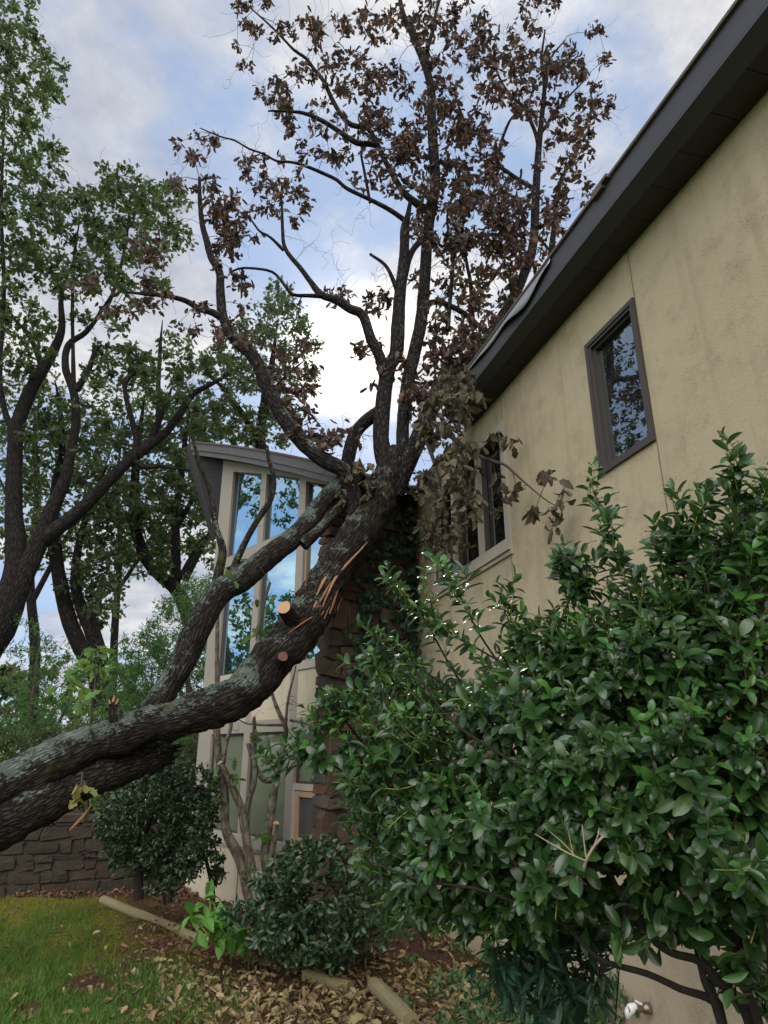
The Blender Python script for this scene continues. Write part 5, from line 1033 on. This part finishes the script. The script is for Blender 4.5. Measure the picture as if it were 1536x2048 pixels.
for pl in [[(1168, 1735, 7, 2.0), (1175, 1715, 6, 1.98), (1190, 1690, 5, 1.96), (1207, 1672, 5, 1.95)], [(1172, 1722, 4, 1.98), (1140, 1708, 3.5, 1.96), (1110, 1692, 3, 1.95), (1070, 1668, 2, 1.94)], [(1172, 1715, 3.5, 1.98), (1168, 1685, 3, 1.97), (1164, 1650, 2, 1.96)], [(1150, 1712, 3, 1.97), (1125, 1685, 2.5, 1.96), (1100, 1664, 1.5, 1.95)], [(1188, 1692, 3, 1.96), (1196, 1670, 2.5, 1.95), (1198, 1655, 1.5, 1.95)], [(1146, 1706, 2.5, 1.97), (1140, 1680, 2, 1.96), (1135, 1655, 1.2, 1.95)]]:
    p, r = trace(pl); tube(mb, *resample(p, r, 0.01), 6, 0.1)
mb.build('bare_twig', M['twig_pale'], hb_, smooth=True)

def small_shrub(name, label, base, stems, blobs, mat, tmpl, nleaf, size, spread, bark='bark_holly', updir=0.5, cat='shrub', up=0.4, group=None):
    t = thing(name, label, cat, tuple(base), group); s = Skel()
    for pl in stems:
        p, r = trace(pl); p, r = resample(p, r, 0.06); m_ = MB(); tube(m_, p, r, 10, 0.15); m_.build('stem', M[bark], t, smooth=True); s.add(p, r)
    tg = blob_targets(blobs); m_ = MB(); ee = grow(s, m_, tg, 0.002, 0.12, seg=4, rmax=0.008); o = m_.build('twigs', M['bark_holly'], t, smooth=True); o['kind'] = 'stuff'
    ee = unit(ee+np.array([0, 0, up])); m_ = MB(); cluster(m_, tmpl, tg, ee, nleaf, size, spread, out=0.8, updir=updir); o = m_.build('leaves', M[mat], t); o['kind'] = 'stuff'
    return t
YB = 9.6
small_shrub('rounded_shrub', 'rounded grey-green small-leaved shrub under the broken trunk', G(280, 1795), [[(278, 1800, 20, YB-.5), (276, 1740, 17, YB-.5), (280, 1690, 14, YB-.5), (300, 1640, 9, YB-.5), (310, 1580, 6, YB-.4)], [(340, 1805, 10, YB-.6), (345, 1740, 8, YB-.6), (350, 1680, 6, YB-.6), (370, 1610, 4, YB-.6)], [(330, 1810, 6, YB-.6), (322, 1740, 5, YB-.6), (315, 1690, 4, YB-.6)]],
    Bb([(310,1600,80,50,80),(370,1570,55,40,50),(250,1640,55,40,45),(320,1660,100,50,90),(215,1665,25,20,8),(390,1640,50,45,42),(270,1705,60,35,40),(350,1720,60,40,44),(420,1590,25,45,20),(410,1690,30,30,16),(330,1760,40,35,18),(300,1720,60,30,20),(330,1540,40,15,10)], YB-0.9, YB-0.1), 'box_leaf', T_SMALL, 26, 0.055, 0.09)
small_shrub('rounded_shrub', 'thin upright small-leaved shrub against the pale base wall of the wing', G(425, 1800), [[(425, 1810, 11, 9.4), (424, 1770, 9, 9.4), (412, 1720, 7, 9.4), (400, 1670, 5, 9.4)], [(425, 1775, 7, 9.4), (445, 1740, 5, 9.4)]],
    Bb([(410,1690,22,25,10),(440,1735,12,18,7),(395,1720,15,12,5),(430,1760,14,16,6),(405,1650,20,22,9),(440,1715,10,10,3)], 9.2, 9.6), 'box_leaf', T_SMALL, 18, 0.055, 0.06)
small_shrub('low_shrub', 'low dark shrub with loose small leaves in front of the chimney foot', G(600, 1850), [[(590, 1870, 12, 7.6), (600, 1800, 9, 7.6), (620, 1740, 6, 7.6), (640, 1700, 4, 7.6)], [(595, 1860, 10, 7.6), (650, 1820, 8, 7.5), (710, 1790, 5, 7.4), (740, 1800, 4, 7.2)], [(590, 1860, 10, 7.6), (545, 1800, 7, 7.6), (530, 1760, 4, 7.6)]],
    Bb([(570,1760,45,35,32),(540,1810,50,35,30),(600,1720,40,30,26),(640,1700,30,30,16),(560,1850,70,40,46),(640,1850,80,40,54),(700,1790,50,50,34),(720,1860,60,35,36),(620,1780,40,30,12),(520,1790,30,25,8),(680,1730,25,40,16),(480,1830,30,20,10),(600,1900,70,25,26),(690,1905,60,20,22),(540,1880,40,25,16)], 6.6, 7.9), 'box_leaf', T_SMALL, 17, 0.065, 0.09)
t = small_shrub('leafy_plant', 'bright green broad-leaved plant at the end of the timber edging', G(430, 1860), [[(425, 1880, 5, 7.8), (422, 1850, 5, 7.8), (420, 1800, 3, 7.8)], [(430, 1880, 5, 7.8), (455, 1840, 4, 7.8)], [(425, 1880, 4, 7.8), (400, 1850, 3, 7.8)]],
    Bb([(400,1835,18,20,4),(425,1850,25,20,6),(450,1840,22,25,5),(470,1870,18,14,3),(440,1878,25,12,4),(415,1805,10,10,2),(490,1890,14,10,2)], 7.4, 7.9), 'bright_leaf', T_BROAD, 4, 0.17, 0.05, bark='stem_green', up=0.1, updir=1.2, cat='plant')
# pruned shrub with sawn stems in front of the lower windows
ps = thing('pruned_shrub', 'pruned multi-stem shrub with pale bark and sawn-off stems before the lower windows', 'shrub', tuple(G(500, 1795)))
pskel = Skel(); YP = 9.0
pst = [([(500, 1800, 22, YP), (480, 1720, 22, YP), (452, 1660, 18, YP), (450, 1600, 17, YP), (442, 1540, 16, YP), (436, 1500, 14, YP), (434, 1440, 13, YP), (435, 1380, 11, YP), (434, 1300, 9, YP), (436, 1200, 7, YP)], False),
       ([(512, 1800, 20, YP-.1), (498, 1710, 18, YP-.1), (488, 1650, 16, YP-.1), (480, 1610, 15, YP-.1), (462, 1570, 14, YP-.1), (448, 1540, 13, YP-.1), (441, 1527, 10, YP-.1)], True),
       ([(497, 1700, 14, YP), (492, 1640, 13, YP), (498, 1600, 12, YP), (509, 1560, 11, YP), (509, 1510, 10, YP), (509, 1470, 9, YP), (508, 1435, 7, YP)], True),
       ([(535, 1760, 20, YP+.1), (530, 1700, 17, YP+.1), (540, 1640, 17, YP+.1), (548, 1580, 16, YP+.1), (552, 1560, 14, YP+.1), (528, 1560, 11, YP+.1), (512, 1535, 10, YP+.1), (500, 1500, 10, YP+.1), (496, 1487, 9, YP+.1)], True),
       ([(535, 1740, 14, YP+.05), (545, 1700, 13, YP+.05), (549, 1670, 12, YP+.05), (552, 1648, 11, YP+.05)], True),
       ([(552, 1565, 12, YP+.1), (565, 1500, 11, YP+.1), (572, 1460, 10, YP+.1), (560, 1430, 9, YP+.1), (548, 1400, 7, YP+.1), (540, 1370, 5, YP+.1)], False),
       ([(445, 1540, 9, YP), (452, 1490, 8, YP), (462, 1450, 8, YP), (458, 1420, 7, YP)], False), ([(570, 1465, 7, YP), (576, 1400, 5, YP), (588, 1350, 3, YP), (592, 1330, 2, YP)], False), ([(568, 1450, 6, YP), (530, 1450, 5, YP), (495, 1447, 4, YP), (475, 1438, 2.5, YP)], False), ([(434, 1500, 7, YP), (430, 1470, 6, YP), (425, 1452, 4, YP)], False), ([(580, 1440, 6, YP), (620, 1450, 4, YP), (650, 1475, 3, YP)], False)]
for pl, cut in pst:
    p, r = trace(pl); p, r = resample(p, r, 0.05); mb = MB(); tube(mb, p, r, 12, 0.22, seed=pl[0][0]); st = mb.build('stem', M['bark_pale'], ps, smooth=True); pskel.add(p, r)
    if cut:
        ax = unit(p[-1]-p[-2]+np.array([0, -0.06, 0.0])); a = unit(np.cross(ax, [0.1, 0.2, 1.0])); b = np.cross(ax, a); th = np.linspace(0, 2*np.pi, 16, endpoint=False); mb = MB()
        V = p[-1]+ax*0.006+(a*np.cos(th)[:, None]+b*np.sin(th)[:, None])*r[-1]*1.1; mb.add(np.vstack([V, p[-1]+ax*0.008]), [[i, (i+1) % 16, 16] for i in range(16)], np.array([[[math.cos(th[i]), math.sin(th[i])], [math.cos(th[(i+1) % 16]), math.sin(th[(i+1) % 16])], [0, 0]] for i in range(16)])); mb.build('cut_face', M['cut'], st)
tw = blob_targets(Bb([(590,1420,40,40,14),(560,1400,30,30,8),(600,1470,40,25,14),(500,1430,30,20,6),(470,1470,20,20,4),(630,1440,25,25,6)], 8.8, 9.2)); mb = MB(); ee = grow(pskel, mb, tw, 0.0018, 0.16, seg=4, rmax=0.006); o = mb.build('twigs', M['bark_thin'], ps, smooth=True); o['kind'] = 'stuff'
sp = blob_targets(Bb([(440,1555,10,8,5),(432,1600,8,30,7),(525,1675,12,8,6),(500,1745,6,12,3),(465,1560,12,8,3),(470,1525,6,8,2),(512,1480,8,8,3),(430,1620,8,10,3)], 8.8, 9.05)); mb = MB(); cluster(mb, [T_OAK, T_OAK2], sp, rand_dirs(len(sp)), 4, 0.085, 0.04); o = mb.build('sprouts', M['fresh_leaf'], ps, smooth=True); o['kind'] = 'stuff'
# ivy on the chimney
iv = thing('climbing_vine', 'dark green vine climbing the stone chimney', 'vine', tuple(CL+CF*0.9+np.array([0.1, -0.12, 0.1])))
ivs = Skel(); cn = np.array([0.643, -0.766, 0]); mb = MB()
def chpt(f, z, o=0.10): return CL+CF*f+np.array([0, 0, z])+cn*o
for pl in [[(0.95, 0.1), (0.85, 1.2), (0.8, 2.3), (0.66, 3.0), (0.6, 3.8), (0.62, 4.6)], [(1.3, 0.1), (1.3, 2.0), (1.25, 3.4), (1.3, 4.6), (1.34, 5.6)], [(0.8, 2.2), (0.95, 2.9), (1.05, 3.4)], [(0.66, 3.0), (0.5, 3.5), (0.45, 3.9)]]:
    q = np.array([chpt(*a) for a in pl]); q, rr = resample(q, np.linspace(0.012, 0.004, len(pl)), 0.08); q += rng.normal(size=q.shape)*0.012; tube(mb, q, rr, 6); ivs.add(q, rr)
mb.build('stem', M['bark_thin'], iv, smooth=True)
c = []
for f0, z0, sf, sz, nn_ in [(0.62,3.9,.10,.5,34),(0.7,2.9,.14,.5,30),(0.85,2.0,.15,.4,18),(1.3,4.6,.12,.9,70),(1.3,3.2,.14,.7,40),(1.36,2.4,.12,.5,24),(1.0,3.2,.12,.3,12),(0.5,3.3,.08,.3,8),(1.38,5.4,.08,.4,22),(0.45,3.6,.12,.7,26),(0.75,3.4,.2,.9,40),(1.0,4.4,.2,.6,24),(0.5,2.4,.2,.5,14)]:
    for _ in range(nn_): c.append(chpt(f0+rng.normal()*sf, z0+rng.normal()*sz, rng.uniform(0.1, 0.16)))
c = np.array(c); mb = MB(); ee = grow(ivs, mb, c, 0.0018, 0.1, seg=4, rmax=0.005); mb.build('twigs', M['bark_thin'], iv)
ee = unit(cn*0.35+np.array([0, 0, -0.8])+rng.normal(size=c.shape)*0.4); idx = np.repeat(np.arange(len(c)), 3)
pp = c[idx]+rng.normal(size=(len(idx), 3))*0.045; mb = MB(); scatter(mb, T_IVY, pp, unit(ee[idx]+rng.normal(size=pp.shape)*.4), unit(cn+rng.normal(size=pp.shape)*.35), rng.uniform(0.07, 0.12, len(idx))); o = mb.build('leaves', M['ivy_leaf'], iv); o['kind'] = 'stuff'

# ------------------------------------------------------------------ timbers, stones, tap
def log(name, label, a, b, r0, r1, lift=0.6, flat=1.0, seed=0):
    pa, pb = G(*a), G(*b); pa[2] += r0*lift; pb[2] += r1*lift; t = thing(name, label, 'timber', tuple((pa+pb)/2), 'timbers edging the bed')
    q, rr = resample(np.array([pa, (pa+pb)/2+rng.normal(size=3)*0.008, pb]), np.array([r0, (r0+r1)/2, r1]), 0.06); mb = MB(); tube(mb, q, rr, 14, 0.12, cap=True, seed=seed); mb.build('timber_body', M['timber'], t, smooth=False); return t
log('edging_timber', 'long mossy round timber edging the bed at the left', (205, 1806), (362, 1868), 0.06, 0.055, seed=3)
log('edging_timber', 'short mossy timber butting the long one by the bright plant', (366, 1872), (400, 1886), 0.055, 0.05, seed=5)
log('edging_timber', 'split pale timber lying at the bottom of the picture', (748, 1985), (822, 2062), 0.062, 0.062, 0.9, seed=7)
log('edging_timber', 'dark rotten timber half hidden under the low shrub', (612, 1962), (700, 1985), 0.06, 0.055, seed=9)
log('edging_timber', 'short crooked stick leaning on the split timber', (690, 2010), (742, 1985), 0.022, 0.02, 1.2, seed=11)
def rock(label, px, py, s, seed):
    c = G(px, py); r_ = np.random.default_rng(seed); me = bpy.data.meshes.new('rock'); import bmesh
    bm = bmesh.new(); bmesh.ops.create_icosphere(bm, subdivisions=3, radius=1)
    for v in bm.verts:
        n_ = mnoise.noise(v.co*1.3+Vector((seed*3.1, 0, 0))); v.co *= 1+0.35*n_; v.co.x *= s; v.co.y *= s*0.8; v.co.z *= s*0.55
    bm.to_mesh(me); bm.free(); me.materials.append(M['rock']); o = bpy.data.objects.new('rock', me); SC.collection.objects.link(o); o.location = (c[0], c[1], c[2]+s*0.2); o.rotation_euler = (0, 0, seed); tag(o, label, 'rock')
M['rock'] = plain('pale_rock', (0.30, 0.25, 0.17), 0.9, 0.4, 12, 0.5)
rock('pale lumpy rock touching the short timber end', 415, 1882, 0.10, 2); rock('flat pale rock under the bright plant leaves', 458, 1893, 0.11, 5)
ot = thing('outdoor_tap', 'white-wrapped outdoor tap low on the stucco wall behind the holly stems', 'tap', tuple(wallpt(4.56, 0.42, 0)))
def wtube(pts, rad, mat, name, seg=12):
    mb = MB(); tube(mb, *resample(np.array([wallpt(*q) for q in pts]), np.array(rad), 0.01), seg, 0.0); return mb.build(name, M[mat], ot, smooth=True)
wtube([(4.56, 0.42, 0.0), (4.56, 0.42, 0.03), (4.56, 0.42, 0.055)], [0.034, 0.034, 0.022], 'brass', 'flange'); wtube([(4.56, 0.42, 0.05), (4.56, 0.42, 0.10), (4.57, 0.42, 0.16)], [0.018, 0.02, 0.02], 'brass', 'pipe')
wtube([(4.56, 0.44, 0.10), (4.57, 0.425, 0.13), (4.58, 0.40, 0.15), (4.585, 0.37, 0.155)], [0.018, 0.032, 0.028, 0.014], 'white_plastic', 'cover'); wtube([(4.59, 0.455, 0.08), (4.53, 0.455, 0.08)], [0.008, 0.008], 'white_plastic', 'handle')

# ------------------------------------------------------------------ litter, grass, ground cover
def ground_pts(n, fn, xr, yr):
    out = []
    while len(out) < n:
        px, py = rng.uniform(*xr), rng.uniform(*yr)
        if rng.uniform() < fn(px, py): out.append(G(px, py))
    return np.array(out)
def lay(mb, pts, tm, s0, s1, up=0.55, lift=0.02):
    n = len(pts); d = rand_dirs(n); d[:, 2] *= 0.35; nr = rand_dirs(n)*up+np.array([0, 0, 1.0]); s = rng.uniform(s0, s1, n); w = rng.integers(0, len(tm), n)
    pts = pts+np.array([0, 0, 1])*rng.uniform(0.008, lift+0.012, (n, 1))
    for i, t_ in enumerate(tm):
        q = w == i; scatter(mb, t_, pts[q], d[q], nr[q], s[q])
LIT = T_DEAD+[T_OAK]
def dens(px, py):
    d = 0.10+0.9*sstep(1860, 1960, py)*sstep(120, 420, px+0.25*(py-1900)); d *= 1-0.62*(1-sstep(150, 420, px)); n_ = mnoise.noise(Vector((px*0.012, py*0.02, 7))); return float(np.clip(d*(0.75+n_*0.8), 0.03, 1))
pts = ground_pts(3800, dens, (0, 1250), (1810, 2075)); mb = MB(); lay(mb, pts, LIT, 0.035, 0.105, 0.8, 0.035)
lay(mb, ground_pts(160, dens, (0, 1250), (1830, 2075)), T_DEAD, 0.10, 0.15, 0.9, 0.04)
o = mb.build('leaf_litter', M['litter'], smooth=True); tag(o, 'scattered tan fallen leaves over the bare soil in front', 'leaves', kind='stuff')
pts = ground_pts(2600, lambda x, y: 1.0 if y < 1795-0.0*x and 20 < x else 0.0, (30, 420), (1748, 1800)); mb = MB(); lay(mb, pts, T_DEAD, 0.05, 0.10, 0.6, 0.04)
pts3 = ground_pts(1500, lambda x, y: float(np.clip(0.25+1.6*mnoise.noise(Vector((x*0.018, y*0.05, 12))), 0, 1)), (-20, 520), (1775, 1990)); lay(mb, pts3, T_DEAD, 0.02, 0.055, 0.7, 0.01)
pts2 = ground_pts(900, lambda x, y: 0.8, (300, 760), (1800, 1920)); lay(mb, pts2, T_DEAD, 0.05, 0.10, 0.6, 0.03)
o = mb.build('brown_leaf_litter', M['litter_brown']); tag(o, 'brown leaf drift along the foot of the stone wall and bed', 'leaves', kind='stuff')
def gdens(px, py):
    e = sstep(1905, 1985, py)*(1-sstep(230, 520, px-0.2*(py-1980))); e = max(e, 0.75*(1-sstep(90, 260, px))*sstep(1800, 1850, py)); n_ = mnoise.noise(Vector((px*0.015, py*0.02, 2))); return float(np.clip(e*(0.75+n_*1.5), 0, 1))
pts = ground_pts(15000, gdens, (-40, 640), (1775, 2075)); n = len(pts); T_BL = leaf_template([0.10, 0.08, 0.02], fold=0.0, curl=0.9, cols=2)
d = rng.normal(size=(n, 3))*0.45+np.array([0, 0, 1.0]); mb = MB(); scatter(mb, T_BL, pts, d, rand_dirs(n), rng.uniform(0.04, 0.10, n))
o = mb.build('grass', M['grass']); tag(o, 'short green lawn grass at the lower left', 'grass', kind='stuff')
pts = ground_pts(13000, lambda x, y: float(np.clip(0.7+1.2*mnoise.noise(Vector((x*0.02, y*0.05, 9))), 0, 1))*(1-float(sstep(180, 420, x-1.2*(y-1790)))), (-20, 420), (1775, 1925)); n = len(pts)
mb = MB(); scatter(mb, T_BL, pts, rng.normal(size=(n, 3))*0.7+np.array([0, 0, 1.0]), rand_dirs(n), rng.uniform(0.018, 0.05, n))
M['moss'] = leafmat('moss_tufts', [(0.07, 0.07, 0.012), (0.15, 0.18, 0.018), (0.25, 0.27, 0.03), (0.32, 0.33, 0.05)], 0.8, 0.3, 0.1)
o = mb.build('moss', M['moss']); tag(o, 'yellow-green moss carpet left of the timber edging', 'moss', kind='stuff')
pts = ground_pts(520, lambda x, y: float(np.clip(0.35+mnoise.noise(Vector((x*0.01, y*0.02, 5)))*1.2+0.5*sstep(1000, 1100, x), 0, 1)), (820, 1290), (1900, 2080)); n = len(pts)
pts[:, 2] += rng.uniform(0.02, 0.3, n)*sstep(900, 1100, 768+pts[:, 0]*230); mb = MB(); cluster(mb, [T_THIN, T_SMALL], pts, np.tile([0, 0, 0.5], (n, 1)), 14, 0.06, 0.10, out=0.7)
o = mb.build('ground_cover', M['cover_leaf']); tag(o, 'pale green feathery ground cover under the holly', 'ground cover', kind='stuff')

# narrow-leaved plant with thin stems under the holly
small_shrub('narrow_leaved_plant', 'thin-stemmed plant with narrow drooping dark leaves under the holly', G(1120, 2050), [[(1090+i*30+float(rng.normal())*18, 2140, 3, 3.15), (1070+i*32+float(rng.normal())*22, 2000, 2.6, 3.05+0.05*i), (1075+i*28+float(rng.normal())*16, 1900, 2, 2.98), (1080+i*28+float(rng.normal())*20, 1840, 1.2, 2.9)] for i in range(6)],
    Bb([(1080,1890,50,40,26),(1150,1880,50,40,26),(1200,1890,35,35,14),(1130,1950,80,40,20),(1060,1960,50,50,18),(1000,1930,50,40,16),(1110,2010,70,30,16),(1180,1970,35,40,8)], 2.8, 3.3), 'ivy_leaf', T_THIN, 7, 0.075, 0.05, up=-0.6, cat='plant')
sp_ = blob_targets(Bb([(1500,1880,40,50,14),(1480,1960,50,30,8),(1290,1850,60,30,14),(1350,1830,50,30,12),(1420,1850,40,30,10),(1530,1990,20,40,6)], 2.2, 2.6)); mb = MB(); ee = grow(hs, mb, sp_, 0.0018, 0.12, seg=4, rmax=0.006)
o = mb.build('low_twigs', M['bark_holly'], hb_, smooth=True); o['kind'] = 'stuff'; mb = MB(); cluster(mb, T_HOLLY, sp_, unit(ee+np.array([0, 0, -0.3])), 6, 0.07, 0.05, out=0.6); o = mb.build('low_leaves', M['holly_leaf'], hb_, smooth=True); o['kind'] = 'stuff'

dl = []
while len(dl) < 11:
    x, y = rng.uniform(760, 1540), rng.uniform(1300, 1840)
    if inpoly(x, y, HP): dl.append(P(x, y, hY(x)+rng.uniform(-0.02, 0.15)))
dl = np.array(dl+[P(975, 1500, hY(975)), P(1090, 1742, hY(1090)-0.03), P(1120, 1735, hY(1090)-0.02)]); n = len(dl); mb = MB(); w_ = rng.integers(0, 3, n)
for i in range(3):
    q = w_ == i; scatter(mb, T_DEAD[i], dl[q], rand_dirs(n)[q]+np.array([0, 0, -.4]), rand_dirs(n)[q], rng.uniform(0.03, 0.055, n)[q])
o = mb.build('dead_leaves', M['litter_brown'], hb_, smooth=True); o['kind'] = 'stuff'; o['label'] = 'a few brown dead leaves caught in the holly'
mb = MB()
for i in range(70):
    a = G(rng.uniform(120, 1150), rng.uniform(1840, 2070)); a[2] += 0.03; an = rng.uniform(0, 6.28); l = rng.uniform(0.06, 0.4); b = a+np.array([math.cos(an)*l, math.sin(an)*l*0.8, rng.uniform(-0.01, 0.04)]); b[2] = max(b[2], float(gz(b[0], b[1]))+0.02); mid = (a+b)/2+rng.normal(size=3)*0.02
    q, rr = resample(np.array([a, mid, b]), np.array([1, .8, .4])*rng.uniform(0.003, 0.008), 0.03); tube(mb, q, rr, 5, 0.2)
o = mb.build('twig_litter', M['bark_thin'], smooth=True); tag(o, 'small dry twigs strewn among the fallen leaves', 'twigs', kind='stuff')
